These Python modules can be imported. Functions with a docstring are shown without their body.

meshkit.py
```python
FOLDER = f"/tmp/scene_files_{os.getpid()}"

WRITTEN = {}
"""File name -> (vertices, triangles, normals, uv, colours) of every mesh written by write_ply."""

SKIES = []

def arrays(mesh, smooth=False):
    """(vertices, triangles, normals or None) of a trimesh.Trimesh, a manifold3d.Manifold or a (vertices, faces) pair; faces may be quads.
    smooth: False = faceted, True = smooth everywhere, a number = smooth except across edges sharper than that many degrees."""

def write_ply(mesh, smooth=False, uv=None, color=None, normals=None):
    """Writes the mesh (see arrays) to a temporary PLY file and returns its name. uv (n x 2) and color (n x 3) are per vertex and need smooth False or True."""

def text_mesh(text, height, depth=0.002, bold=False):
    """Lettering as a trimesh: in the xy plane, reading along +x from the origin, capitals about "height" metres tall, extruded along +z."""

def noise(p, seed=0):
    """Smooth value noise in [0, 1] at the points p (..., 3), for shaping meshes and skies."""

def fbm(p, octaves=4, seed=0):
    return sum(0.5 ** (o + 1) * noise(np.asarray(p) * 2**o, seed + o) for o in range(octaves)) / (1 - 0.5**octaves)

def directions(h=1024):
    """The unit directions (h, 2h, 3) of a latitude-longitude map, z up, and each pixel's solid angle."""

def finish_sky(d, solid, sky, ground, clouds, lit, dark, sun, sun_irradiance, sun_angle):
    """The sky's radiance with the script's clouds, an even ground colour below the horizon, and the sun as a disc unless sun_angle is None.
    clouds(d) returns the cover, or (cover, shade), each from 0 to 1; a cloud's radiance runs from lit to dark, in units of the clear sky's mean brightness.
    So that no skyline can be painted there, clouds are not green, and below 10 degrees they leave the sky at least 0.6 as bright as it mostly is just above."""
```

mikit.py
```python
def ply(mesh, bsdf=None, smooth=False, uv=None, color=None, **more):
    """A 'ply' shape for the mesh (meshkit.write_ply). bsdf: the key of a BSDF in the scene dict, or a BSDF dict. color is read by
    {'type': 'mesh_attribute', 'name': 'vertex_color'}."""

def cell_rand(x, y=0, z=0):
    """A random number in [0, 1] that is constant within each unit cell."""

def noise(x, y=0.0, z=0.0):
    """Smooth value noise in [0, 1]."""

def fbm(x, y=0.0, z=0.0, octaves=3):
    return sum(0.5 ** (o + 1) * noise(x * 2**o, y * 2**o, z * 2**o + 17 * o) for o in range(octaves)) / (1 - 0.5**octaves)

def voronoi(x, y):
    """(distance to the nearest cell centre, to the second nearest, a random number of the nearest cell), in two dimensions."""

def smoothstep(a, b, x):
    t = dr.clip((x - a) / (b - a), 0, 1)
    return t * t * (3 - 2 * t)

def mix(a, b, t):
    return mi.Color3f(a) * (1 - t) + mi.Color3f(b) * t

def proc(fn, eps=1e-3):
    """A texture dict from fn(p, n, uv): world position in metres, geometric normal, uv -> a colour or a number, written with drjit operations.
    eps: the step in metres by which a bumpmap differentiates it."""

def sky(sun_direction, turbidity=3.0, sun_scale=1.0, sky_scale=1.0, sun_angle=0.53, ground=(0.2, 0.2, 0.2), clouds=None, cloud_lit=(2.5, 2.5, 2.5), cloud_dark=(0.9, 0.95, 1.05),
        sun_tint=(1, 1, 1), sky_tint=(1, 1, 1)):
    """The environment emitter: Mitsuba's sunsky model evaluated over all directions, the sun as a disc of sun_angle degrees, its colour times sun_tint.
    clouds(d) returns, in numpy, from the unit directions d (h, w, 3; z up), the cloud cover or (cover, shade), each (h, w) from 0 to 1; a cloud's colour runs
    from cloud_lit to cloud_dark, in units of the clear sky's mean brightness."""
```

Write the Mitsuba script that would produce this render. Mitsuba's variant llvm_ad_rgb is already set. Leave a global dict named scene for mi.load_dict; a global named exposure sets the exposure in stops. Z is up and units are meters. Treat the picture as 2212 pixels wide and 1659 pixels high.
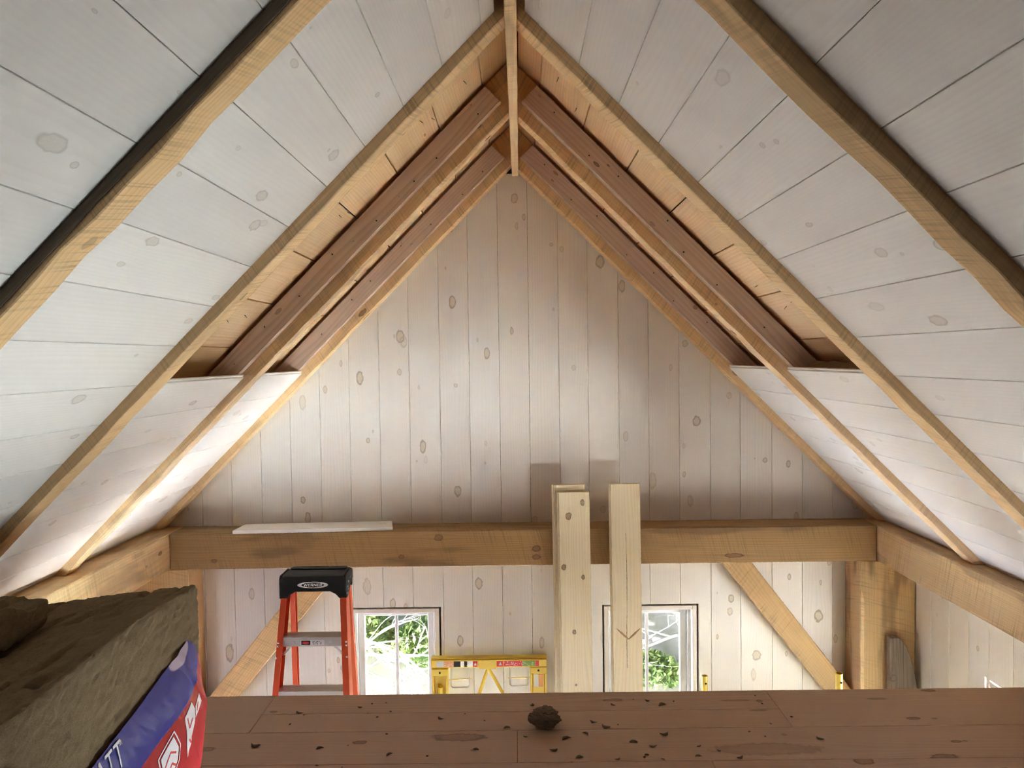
import math, random
import numpy as np, trimesh
import drjit as dr
import mitsuba as mi
import mikit, meshkit
from mikit import noise, fbm, smoothstep, mix
from mitsuba import ScalarTransform4f as T
from shapely.geometry import Polygon

rng = np.random.default_rng(7)
scene, labels = {}, {}

# ------------------------------------------------------------------ camera, sky, large area lights, exposure
F_PX = 1640.0
CAM = np.array([0.006, 0.0, 1.35])
FWD, UPV = [-0.0059, 0.9994, -0.0341], [0.0138, 0.0346, 0.9993]
scene['camera'] = {'type': 'perspective', 'fov_axis': 'x', 'fov': math.degrees(2 * math.atan(1106 / F_PX)),
                   'near_clip': 0.02, 'far_clip': 200.0,
                   'to_world': T().look_at(origin=CAM.tolist(), target=(CAM + np.array(FWD)).tolist(), up=UPV)}
scene['sky'] = mikit.sky([0.82, -0.22, 0.55], turbidity=3.0, sun_scale=430.0, sky_scale=6.0, sun_tint=(0.70, 0.98, 1.58), sky_tint=(1.1, 1.0, 0.85), ground=(0.3, 0.28, 0.25))
exposure = 0.76
# glow of unseen panes added to bring daylight in (y0, y1, z0, z1 of each pane, radiance)
ADDED_GLOW_SIDE = {1: [None, [44, 52, 53], [428, 522, 572], [5, 5, 5]], -1: [[4, 4.3, 5.2], [3, 3.3, 4.2], [74, 84, 104], [1, 1, 1]]}
ADDED_GLOW_DOOR = [0.8, 0.8, 0.8]
ADDED_GLOW_LOFT = [0.3, 0.3, 0.3]
LIGHT_OPENING = (-0.86, 1.62, 1.76, 2.34)   # unseen loft floor opening, added to let light up: x0, x1, y0, y1

# ------------------------------------------------------------------ helpers
S2 = math.sqrt(0.5)
ZA = 2.3937                 # ridge height of the plane of the rafter bottoms


def numbered(key):
    if key not in scene and key not in labels and not any(k.startswith(key + '__') for k in scene):
        return key
    i = 1
    while f'{key}_{i:03d}' in scene or f'{key}_{i:03d}' in labels or any(k.startswith(f'{key}_{i:03d}__') for k in scene):
        i += 1
    return f'{key}_{i:03d}'


COUNT = {}


def part(parent, name):
    base = f'{parent}__{name}'
    n = COUNT.get(base, 0)
    COUNT[base] = n + 1
    return base if n == 0 else f'{base}_{n:03d}'


def thing(name, label, cat, group=None):
    key = numbered(name)
    labels[key] = {'label': label, 'category': cat}
    if group:
        labels[key]['group'] = group
    return key


def struct(key, label=None):
    labels[key] = {'kind': 'structure'}
    if label:
        labels[key]['label'] = label
    return key


class MB:
    """collects (vertices, faces, uv) into one mesh"""

    def __init__(self):
        self.v, self.f, self.uv, self.n = [], [], [], 0

    def add(self, v, f, uv=None):
        v = np.asarray(v, float)
        self.v.append(v)
        self.f.append(np.asarray(f, int) + self.n)
        self.uv.append(np.zeros((len(v), 2)) if uv is None else np.asarray(uv, float))
        self.n += len(v)
        return self

    def tm(self, m):
        return self.add(m.vertices, m.faces)

    def put(self, key, bsdf, smooth=False, uv=True):
        v, f = np.vstack(self.v), np.vstack(self.f)
        if uv and smooth in (False, True):
            scene[key] = mikit.ply((v, f), bsdf, smooth=smooth, uv=np.vstack(self.uv))
        else:
            scene[key] = mikit.ply((v, f), bsdf, smooth=smooth)
        return key


def frame(o, ex, ey, en):
    m = np.eye(4)
    for i, a in enumerate((ex, ey, en)):
        a = np.asarray(a, float)
        m[:3, i] = a / np.linalg.norm(a)
    m[:3, 3] = o
    return m


def inset(p, c):
    p = np.asarray(p, float)
    n = len(p)
    out = []
    area = 0.5 * sum(p[i][0] * p[(i + 1) % n][1] - p[(i + 1) % n][0] * p[i][1] for i in range(n))
    sg = 1 if area > 0 else -1
    for i in range(n):
        a, b, d = p[i - 1], p[i], p[(i + 1) % n]
        e1, e2 = (b - a) / np.linalg.norm(b - a), (d - b) / np.linalg.norm(d - b)
        n1, n2 = sg * np.array([-e1[1], e1[0]]), sg * np.array([-e2[1], e2[0]])
        k = n1 + n2
        k = k / max(0.3, 1 + n1 @ n2)
        out.append(b + c * k)
    return np.array(out)


def slab(poly, t, c, fr, bid=0, chamfer_back=False):
    """polygon (u, v) extruded along n from 0 (the face in view, chamfered by c) to t; uv = (u, 2 id + 1 + v)"""
    p = np.asarray(poly, float)
    n = len(p)
    q = inset(p, c)
    tri = trimesh.creation.triangulate_polygon(Polygon(q), engine='earcut') if n > 4 else (q, np.array([[0, 1, 2], [0, 2, 3]][: n - 2]))
    V, Fc, UV = [], [], []

    def face(pts3, uv, faces):
        b = sum(len(x) for x in V)
        V.append(np.asarray(pts3, float))
        UV.append(np.asarray(uv, float))
        Fc.append(np.asarray(faces, int) + b)

    qq, ff = np.asarray(tri[0])[:, :2], np.asarray(tri[1])
    face(np.c_[qq, np.zeros(len(qq))], qq, ff)
    back = inset(p, c) if chamfer_back else p
    tb = t
    if n > 4:
        tri2 = trimesh.creation.triangulate_polygon(Polygon(back), engine='earcut')
        bb, fb = np.asarray(tri2[0])[:, :2], np.asarray(tri2[1])
    else:
        bb, fb = back, np.array([[0, 1, 2], [0, 2, 3]][: n - 2])
    face(np.c_[bb, np.full(len(bb), tb)], bb + [0, 0.37], fb[:, ::-1])
    rings = [(q, 0.0), (p, c), (p, t - c if chamfer_back else t)] + ([(back, t)] if chamfer_back else [])
    for (r0, z0), (r1, z1) in zip(rings[:-1], rings[1:]):
        for i in range(n):
            j = (i + 1) % n
            pts = [[*r0[i], z0], [*r0[j], z0], [*r1[j], z1], [*r1[i], z1]]
            e = p[j] - p[i]
            if abs(e[0]) >= abs(e[1]):      # along the grain
                uv = [[r0[i][0], r0[i][1] + z0], [r0[j][0], r0[j][1] + z0], [r1[j][0], r1[j][1] + z1], [r1[i][0], r1[i][1] + z1]]
            else:                           # end grain
                uv = [[r0[i][0] + z0, r0[i][1]], [r0[j][0] + z0, r0[j][1]], [r1[j][0] + z1, r1[j][1]], [r1[i][0] + z1, r1[i][1]]]
            face(pts, uv, [[0, 1, 2], [0, 2, 3]])
    V, Fc, UV = np.vstack(V), np.vstack(Fc), np.vstack(UV)
    UV = np.c_[UV[:, 0], 2 * bid + 1 + UV[:, 1] - (OFF[bid] if bid < len(OFF) else 0)]
    return V @ fr[:3, :3].T + fr[:3, 3], Fc, UV


def rect(u0, u1, v0, v1):
    return [(u0, v0), (u1, v0), (u1, v1), (u0, v1)]


def box_mesh(x0, x1, y0, y1, z0, z1, c=0.002, bid=0, axis='x'):
    """chamfered box, grain along axis, seen from its low-y (axis x, z) or low-z face"""
    if axis == 'x':
        fr = frame([0, y0, 0], [1, 0, 0], [0, 0, 1], [0, 1, 0])
        return slab(rect(x0, x1, z0, z1), y1 - y0, c, fr, bid, True)
    if axis == 'z':
        fr = frame([0, y0, 0], [0, 0, 1], [1, 0, 0], [0, 1, 0])
        return slab(rect(z0, z1, x0, x1), y1 - y0, c, fr, bid, True)
    fr = frame([0, 0, z0], [0, 1, 0], [1, 0, 0], [0, 0, 1])
    return slab(rect(y0, y1, x0, x1), z1 - z0, c, fr, bid, True)


def tube(path, r, n=10):
    path = np.asarray(path, float)
    V, Fc = [], []
    m = len(path)
    d = np.gradient(path, axis=0)
    d /= np.linalg.norm(d, axis=1, keepdims=True)
    a = np.cross(d[0], [0, 0, 1.0] if abs(d[0][2]) < 0.9 else [1.0, 0, 0])
    rr = np.broadcast_to(np.asarray(r, float), (m,))
    for i in range(m):
        a = a - d[i] * (a @ d[i])
        a /= np.linalg.norm(a)
        b = np.cross(d[i], a)
        w = np.arange(n) * 2 * np.pi / n
        V.append(path[i] + rr[i] * (np.cos(w)[:, None] * a + np.sin(w)[:, None] * b))
    V = np.vstack(V + [path[:1], path[-1:]])
    for i in range(m - 1):
        for k in range(n):
            k2 = (k + 1) % n
            Fc += [[i * n + k, i * n + k2, (i + 1) * n + k2], [i * n + k, (i + 1) * n + k2, (i + 1) * n + k]]
    for k in range(n):
        k2 = (k + 1) % n
        Fc += [[m * n, k2, k], [m * n + 1, (m - 1) * n + k, (m - 1) * n + k2]]
    return V, np.array(Fc)


# ------------------------------------------------------------------ wood: one table of boards and their knots
KN = 6
BOARDS, KNOTS, OFF = [], [], []


def board(u0=0, u1=1, v0=0, v1=0.17, knots=2.0, kr=(0.006, 0.016), tone=0.07, warm=0.5, stain=0.5, manual=(), wvar=0.25):
    """registers a board: its tone and its knots (u, v, ru, rv, darkness); returns its id"""
    i = len(BOARDS)
    OFF.append(v0)
    BOARDS.append([1 + rng.normal() * tone, float(np.clip(warm + rng.normal() * wvar, 0, 1)), stain * rng.random(), rng.random() * 40])
    ks = [tuple(k) for k in manual]
    n = rng.poisson(knots * max(u1 - u0, 0.01))
    for _ in range(n):
        rv = rng.uniform(*kr) * (0.4 if rng.random() < 0.35 else 1)
        ks.append((rng.uniform(u0, u1), rng.uniform(v0 + 0.1 * (v1 - v0), v1 - 0.1 * (v1 - v0)), rv * rng.uniform(1.1, 2.4), rv, rng.uniform(0.35, 1)))
    ks = [(k[0], k[1] - v0, *k[2:]) for k in ks[:KN]]
    while len(ks) < KN:
        ks.append((-50.0, -50.0, 0.01, 0.01, 0.0))
    KNOTS.append(ks)
    return i


TAB = {}


def tables():
    if not TAB:
        k = np.array(KNOTS, np.float32).reshape(-1, 5)
        b = np.array(BOARDS, np.float32)
        TAB['k'] = [mi.Float(np.ascontiguousarray(k[:, i])) for i in range(5)]
        TAB['b'] = [mi.Float(np.ascontiguousarray(b[:, i])) for i in range(4)]
        dr.eval(TAB)
    return TAB


def wood(base, warm_col, dark, knot_in, knot_ring, grain=0.25, freq=70.0, fine=0.15, knot_amt=1.0, saw=0.0, stain_col=None, blotch=0.06):
    def fn(p, n, uv):
        tb = tables()
        u = mi.Float(uv.x)
        ident = dr.clip(dr.floor(uv.y * 0.5), 0, len(BOARDS) - 1)
        v = uv.y - ident * 2 - 1
        bi = mi.UInt32(ident)
        tone, warm, stain, sd = (dr.gather(mi.Float, a, bi) for a in tb['b'])
        inside, ring, shift, halo = mi.Float(0), mi.Float(0), mi.Float(0), mi.Float(0)
        for k in range(KN):
            ku, kv, ru, rv, kd = (dr.gather(mi.Float, a, bi * KN + k) for a in tb['k'])
            du, dv = (u - ku) / ru, (v - kv) / rv
            d = dr.sqrt(du * du + dv * dv) + 0.35 * (noise(u * 90 + sd, v * 90) - 0.5)
            inside = dr.maximum(inside, kd * (1 - smoothstep(0.8, 1.0, d)))
            ring = dr.maximum(ring, kd * dr.exp(-dr.square((d - 1.0) / 0.16)))
            g = dr.exp(-0.22 * (du * du / 3 + dv * dv))
            shift += dv * rv * g * 0.75
            halo = dr.maximum(halo, kd * dr.exp(-0.9 * dv * dv - 0.35 * dr.abs(du)))
        ve = v - shift
        low = fbm(u * 1.1 + sd, ve * 9 + sd, 0.0, 3)
        r = ve * freq + 7.0 * noise(u * 0.55 + sd, ve * 6 + 3) + 1.2 * noise(u * 3 + sd, ve * 24)
        a = r - dr.floor(r)
        rings = smoothstep(0.25, 0.95, a) * (1 - smoothstep(0.95, 1.0, a))
        streak = noise(u * 3.0 + sd, ve * 420)
        pore = noise(u * 30.0 + sd, ve * 900)
        c = mix(base, warm_col, dr.clip(warm * 0.8 + (low - 0.5) * 1.2, 0, 1))
        c = c * tone * (1 + blotch * 2 * (low - 0.5))
        c = mix(c, dark, dr.clip(grain * rings * (0.4 + 0.6 * low) + fine * (streak - 0.35) + 0.3 * fine * pore + 0.16 * halo * knot_amt, 0, 1))
        if saw > 0:
            w = u + 0.25 * v
            c = c * (1 - saw * smoothstep(0.55, 0.8, noise(w * 260 + sd, v * 6)) * noise(u * 9, v * 12))
        if stain_col is not None:
            st = smoothstep(0.53, 0.72, fbm(u * 2.3 + sd, v * 11 + sd, 3.0, 4)) * stain
            c = mix(c, stain_col, dr.clip(st, 0, 0.9))
        c = mix(c, knot_in, dr.clip(inside * knot_amt * (0.75 + 0.4 * noise(u * 300, v * 300)), 0, 1))
        c = mix(c, knot_ring, dr.clip(ring * knot_amt * 0.9, 0, 1))
        return c

    return fn


def bsdf(name, color, rough=0.6, spec=0.3, metallic=0.0, clear=0.0, bump=None, sided=True, **more):
    b = {'type': 'principled', 'base_color': color if isinstance(color, dict) else {'type': 'rgb', 'value': list(color)}, 'roughness': rough, 'specular': spec}
    if metallic:
        b['metallic'] = metallic
    if clear:
        b['clearcoat'] = clear
        b['clearcoat_gloss'] = 0.9
    b.update(more)
    if bump is not None:
        b = {'type': 'bumpmap', 'arbitrary': mikit.proc(bump[0], eps=bump[2] if len(bump) > 2 else 1e-3), 'scale': bump[1], 'bsdf': b}
    scene[name] = {'type': 'twosided', 'bsdf': b} if sided else b


bsdf('m_white', mikit.proc(wood((0.70, 0.665, 0.63), (0.69, 0.625, 0.555), (0.50, 0.43, 0.36), (0.50, 0.42, 0.31), (0.20, 0.14, 0.085), grain=0.17, fine=0.05, knot_amt=0.85)), 0.55, 0.25)
bsdf('m_ceiling', mikit.proc(wood((0.77, 0.75, 0.735), (0.75, 0.715, 0.68), (0.56, 0.52, 0.49), (0.58, 0.53, 0.48), (0.36, 0.31, 0.265), grain=0.15, fine=0.045, knot_amt=0.65)), 0.55, 0.25)
bsdf('m_rafter', mikit.proc(wood((0.80, 0.53, 0.285), (0.76, 0.475, 0.23), (0.45, 0.25, 0.105), (0.22, 0.11, 0.05), (0.10, 0.05, 0.03), grain=0.25, fine=0.22, saw=0.28, stain_col=(0.22, 0.145, 0.08))), 0.75, 0.2)
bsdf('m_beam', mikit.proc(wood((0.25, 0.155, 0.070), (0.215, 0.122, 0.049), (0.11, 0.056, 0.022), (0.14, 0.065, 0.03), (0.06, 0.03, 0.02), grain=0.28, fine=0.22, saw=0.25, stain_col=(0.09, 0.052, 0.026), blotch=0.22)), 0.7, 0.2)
bsdf('m_timber', mikit.proc(wood((0.56, 0.365, 0.185), (0.50, 0.30, 0.135), (0.25, 0.14, 0.055), (0.16, 0.075, 0.035), (0.07, 0.035, 0.02), grain=0.28, fine=0.22, saw=0.25, stain_col=(0.20, 0.12, 0.06), blotch=0.15)), 0.7, 0.2)
bsdf('m_sheathing', mikit.proc(wood((0.80, 0.56, 0.31), (0.76, 0.46, 0.25), (0.46, 0.24, 0.11), (0.20, 0.08, 0.03), (0.10, 0.04, 0.02), grain=0.22, fine=0.2, saw=0.12, blotch=0.12)), 0.7, 0.2)
bsdf('m_stud', mikit.proc(wood((0.52, 0.39, 0.32), (0.48, 0.345, 0.27), (0.26, 0.17, 0.12), (0.20, 0.11, 0.07), (0.07, 0.04, 0.03), grain=0.4, freq=45, fine=0.15)), 0.7, 0.2)
bsdf('m_floor', mikit.proc(wood((0.29, 0.185, 0.12), (0.27, 0.16, 0.098), (0.16, 0.085, 0.045), (0.15, 0.07, 0.04), (0.075, 0.03, 0.02), grain=0.22, fine=0.15)), 0.5, 0.3)
bsdf('m_raw', mikit.proc(wood((0.62, 0.52, 0.34), (0.64, 0.49, 0.31), (0.42, 0.29, 0.15), (0.26, 0.15, 0.075), (0.07, 0.045, 0.03), grain=0.28, freq=40, fine=0.15)), 0.7, 0.2)
bsdf('m_wane', mikit.proc(wood((0.16, 0.13, 0.10), (0.12, 0.09, 0.06), (0.05, 0.04, 0.03), (0.08, 0.06, 0.04), (0.03, 0.02, 0.02), grain=0.5, freq=50, fine=0.5)), 0.85, 0.1)
bsdf('m_weathered', mikit.proc(wood((0.17, 0.145, 0.12), (0.135, 0.11, 0.085), (0.055, 0.042, 0.032), (0.12, 0.09, 0.07), (0.05, 0.04, 0.03), grain=0.5, freq=60, fine=0.5)), 0.85, 0.1)
bsdf('m_felt', (0.035, 0.03, 0.028), 0.9, 0.1)
bsdf('m_vinyl', (0.80, 0.81, 0.83), 0.35, 0.5)
bsdf('m_dim', (0.07, 0.05, 0.035), 0.8, 0.2)  # for unseen loft surfaces, darkened so they bounce less light
bsdf('m_floorlow', (0.68, 0.66, 0.63), 0.7, 0.2)
bsdf('m_plain', (0.55, 0.48, 0.40), 0.7, 0.2)
bsdf('m_black', (0.004, 0.004, 0.004), 0.5, 0.08)
bsdf('m_orange', (0.66, 0.075, 0.025), 0.38, 0.5)
bsdf('m_alu', (0.62, 0.62, 0.62), 0.38, 0.5, metallic=0.85)
bsdf('m_chrome', (0.75, 0.75, 0.75), 0.15, 0.5, metallic=1.0)
bsdf('m_whitepaint', (0.82, 0.82, 0.82), 0.5, 0.3)
bsdf('m_yellow', (0.72, 0.46, 0.03), 0.35, 0.5)
bsdf('m_red', (0.50, 0.02, 0.02), 0.45, 0.4)
bsdf('m_redtext', (0.20, 0.015, 0.012), 0.5, 0.3)
bsdf('m_green', (0.16, 0.28, 0.05), 0.5, 0.3)
bsdf('m_labelorange', (0.62, 0.22, 0.08), 0.5, 0.3)
bsdf('m_silver', (0.60, 0.60, 0.62), 0.3, 0.5)


# ------------------------------------------------------------------ roof frames
def roof(side, n):
    """frame of a roof slope: u = y, v = distance down the slope, n = outwards"""
    return frame([side * n * S2, 0, ZA + n * S2], [0, 1, 0], [side, 0, -1], [side, 0, 1])


RAFTER_Y = [(1.412, 1.494), (2.325, 2.409), (3.235, 3.319), (4.115, 4.198)]
Z_PLATE = 0.437

# floor below, outer shell
struct('floor_lower')
scene[part('floor_lower', 'boards')] = mikit.ply(trimesh.creation.box(bounds=[[-2.3, -3.3, -2.12], [2.3, 4.35, -2.06]]), 'm_floorlow')

WIN1 = (-0.967, -0.435, -0.036)
WIN2 = (0.468, 1.005, -0.036)
ZSILL = -1.02
W3 = (2.72, 3.418, -0.128)   # window in the right wall: y0, y1, top

# wall_back: planks
struct('wall_back')
seams = [-1.087, -0.922, -0.755, -0.588, -0.419, -0.255, -0.088, 0.077, 0.242, 0.403, 0.571, 0.736, 0.905, 1.076, 1.241, 1.416, 1.584]
while seams[0] > -2.1:
    seams.insert(0, seams[0] - 0.1668)
while seams[-1] < 2.1:
    seams.append(seams[-1] + 0.1668)
FRB = frame([0, 4.2, 0], [0, 0, 1], [1, 0, 0], [0, 1, 0])
for a, b in zip(seams[:-1], seams[1:]):
    a2, b2 = a + 0.0006, b - 0.0006
    xm = 0 if a < 0 < b else min(abs(a), abs(b))
    top = min(ZA - xm + 0.03, 2.36)
    pieces = []
    hit = None
    for w in (WIN1, WIN2):
        if b2 > w[0] + 0.004 and a2 < w[1] - 0.004:
            hit = w
    if hit is None:
        pieces.append(rect(-2.05, top, a2, b2))
    else:
        x0, x1, zt = hit
        if x0 <= a2 and x1 >= b2:
            pieces += [rect(zt, top, a2, b2), rect(-2.05, ZSILL, a2, b2)]
        elif a2 < x0 < b2:
            pieces.append([(-2.05, a2), (top, a2), (top, b2), (zt, b2), (zt, x0), (-2.05, x0)])
        else:
            pieces.append([(-2.05, x1), (zt, x1), (zt, a2), (top, a2), (top, b2), (-2.05, b2)])
    for pc in pieces:
        us = [q[0] for q in pc]
        if max(us) < -1:
            continue
        bid = board(-0.45, max(us), a, b, knots=3.2, kr=(0.008, 0.021), tone=0.022, warm=0.45, wvar=0.12)
        MB().add(*slab(pc, 0.019, 0.0009, FRB, bid)).put(part('wall_back', 'plank'), 'm_white')
# felt behind the planks, with the two window openings
xs = [-2.3, WIN1[0] + 0.012, WIN1[1] - 0.012, WIN2[0] + 0.012, WIN2[1] - 0.012, 2.3]
fb = MB()
for i in range(5):
    x0, x1 = xs[i], xs[i + 1]
    if i in (1, 3):
        fb.tm(trimesh.creation.box(bounds=[[x0, 4.221, -0.046], [x1, 4.25, 0.9]]))
        fb.tm(trimesh.creation.box(bounds=[[x0, 4.221, -2.1], [x1, 4.25, ZSILL + 0.012]]))
    else:
        fb.tm(trimesh.creation.box(bounds=[[x0, 4.221, -2.1], [x1, 4.25, 0.9]]))
m = trimesh.creation.extrude_polygon(Polygon([(-2.3, 0.9), (2.3, 0.9), (2.3, 0.3), (0.1, 2.6), (-0.1, 2.6), (-2.3, 0.3)]).buffer(0), 0.029, engine='earcut')
pp = Polygon([(-1.68, 0.9), (1.68, 0.9), (0.02, 2.56), (-0.02, 2.56)])
m = trimesh.creation.extrude_polygon(pp, 0.029, engine='earcut')
m.vertices = np.c_[m.vertices[:, 0], 4.221 + m.vertices[:, 2], m.vertices[:, 1]]
fb.tm(m)
fb.put(part('wall_back', 'felt'), 'm_felt', uv=False)

# side walls
for side, nm in ((1, 'wall_right'), (-1, 'wall_left')):
    struct(nm)
    xw = 2.117 * side
    fr = frame([xw, 0, 0], [0, 0, 1], [0, 1, 0], [side, 0, 0])
    edges = [4.198, 4.033, 3.866, 3.704, 3.54, 3.387]
    while edges[-1] > 2.0:
        edges.append(edges[-1] - 0.1668)
    for b, a in zip(edges[:-1], edges[1:]):
        y0, y1, zt = W3
        a2, b2 = a + 0.0006, b - 0.0006
        if b2 < y0:
            continue
        if a2 >= y0 and b2 <= y1:
            pcs = [rect(zt, 0.43, a2, b2)]
        elif a2 < y1 < b2:
            pcs = [[(-2.05, y1), (zt, y1), (zt, a2), (0.43, a2), (0.43, b2), (-2.05, b2)]]
        elif a2 < y0 < b2:
            pcs = [[(-2.05, a2), (0.43, a2), (0.43, b2), (zt, b2), (zt, y0), (-2.05, y0)]]
        else:
            pcs = [rect(-2.05, 0.43, a2, b2)]
        for pc in pcs:
            bid = board(-0.4, 0.43, a, b, knots=2.5, tone=0.035)
            MB().add(*slab(pc, 0.019, 0.0012, fr, bid)).put(part(nm, 'plank'), 'm_white')
    sh = MB()
    x0, x1 = sorted((side * 2.138, side * 2.165))
    for ya, yb, za, zb in [(-3.3, 4.3, -0.12, 0.47), (-3.3, 4.3, -2.12, ZSILL), (3.43, 4.3, ZSILL, -0.12), (2.66, 2.72, ZSILL, -0.12), (1.2, 1.85, ZSILL, -0.12), (-1.0, 0.3, ZSILL, -0.12), (-3.3, -2.1, ZSILL, -0.12)]:
        sh.tm(trimesh.creation.box(bounds=[[x0, ya, za], [x1, yb, zb]]))
    sh.put(part(nm, 'outer_boards'), 'm_plain', uv=False)

# unseen screen added below the loft edge, keeps window light off the gable wall
struct('wall_light_screen')
scene[part('wall_light_screen', 'boards')] = mikit.ply(trimesh.creation.box(bounds=[[-2.115, 2.68, -2.06], [2.115, 2.715, -0.12]]), 'm_white')
# wall behind the camera
struct('wall_front')
sh = MB()
for b in ([[-2.3, -3.3, -2.12], [-1.1, -3.2, 2.7]], [[1.1, -3.3, -2.12], [2.3, -3.2, 2.7]], [[-1.1, -3.3, -0.15], [1.1, -3.2, 0.5]], [[-1.1, -3.3, 1.5], [1.1, -3.2, 2.7]], [[-1.1, -3.3, 0.5], [-0.5, -3.2, 1.5]], [[0.5, -3.3, 0.5], [1.1, -3.2, 1.5]]):
    sh.tm(trimesh.creation.box(bounds=b))
sh.put(part('wall_front', 'boards'), 'm_dim', uv=False)

# ceiling: planks in each bay of both slopes, boards above them, felt on top
struct('ceiling')
BAYS = [(-0.35, 1.411), (1.495, 2.324), (2.410, 3.234), (3.320, 4.114)]
BASE = {(1, 0): 0.086, (1, 1): 0.092, (-1, 0): 0.0945, (-1, 1): 0.0885}
for side in (-1, 1):
    fr = roof(side, 0.033)
    for k, (ya, yb) in enumerate(BAYS):
        ss = [BASE[side, k] - 0.045 if k < 2 else 1.604]
        ss[0] = 0.03 if k < 2 else ss[0]
        x = BASE[side, k] if k < 2 else 1.604 + 0.1685
        while x < 2.80:
            if x > ss[-1] + 0.03:
                ss.append(x)
            x += 0.1685
        ss.append(2.828)
        for i, (a, b) in enumerate(zip(ss[:-1], ss[1:])):
            bid = board(ya, yb, a, b, knots=2.0, kr=(0.007, 0.018), tone=0.022, warm=0.35, wvar=0.15)
            mb = MB().add(*slab(rect(ya, yb, a + 0.0006, b - 0.0006), 0.0145, 0.0009, fr, bid))
            if k >= 2 and i == 0:     # the bare tongue on the topmost plank
                mb.add(*slab(rect(ya, yb, a - 0.008, a + 0.002), 0.0055, 0.0008, roof(side, 0.0395), bid))
            mb.put(part('ceiling', 'plank'), 'm_ceiling')
    fr = roof(side, 0.157)
    s = 0.014
    cuts = [-0.118 if side > 0 else -0.14]
    while s < 1.9:
        cuts.append(s)
        s += 0.2555
    for a, b in zip(cuts[:-1], cuts[1:]):
        bid = board(2.4, 4.1, a, b, knots=1.6, kr=(0.008, 0.02), tone=0.07, warm=0.3 if side < 0 else 0.75)
        MB().add(*slab(rect(2.30, 4.24, a + 0.0022, b - 0.0022), 0.019, 0.0012, fr, bid)).put(part('ceiling', 'sheathing_board'), 'm_sheathing')
    MB().add(*slab(rect(-3.3, 4.3, -0.18, 2.95), 0.02, 0.001, roof(side, 0.18))).put(part('ceiling', 'roofing_felt'), 'm_felt')
    MB().add(*slab(rect(-3.25, -0.36, 0.03, 2.83), 0.0145, 0.001, roof(side, 0.033), board(0, 1))).put(part('ceiling', 'darkened_boards'), 'm_dim')

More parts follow.
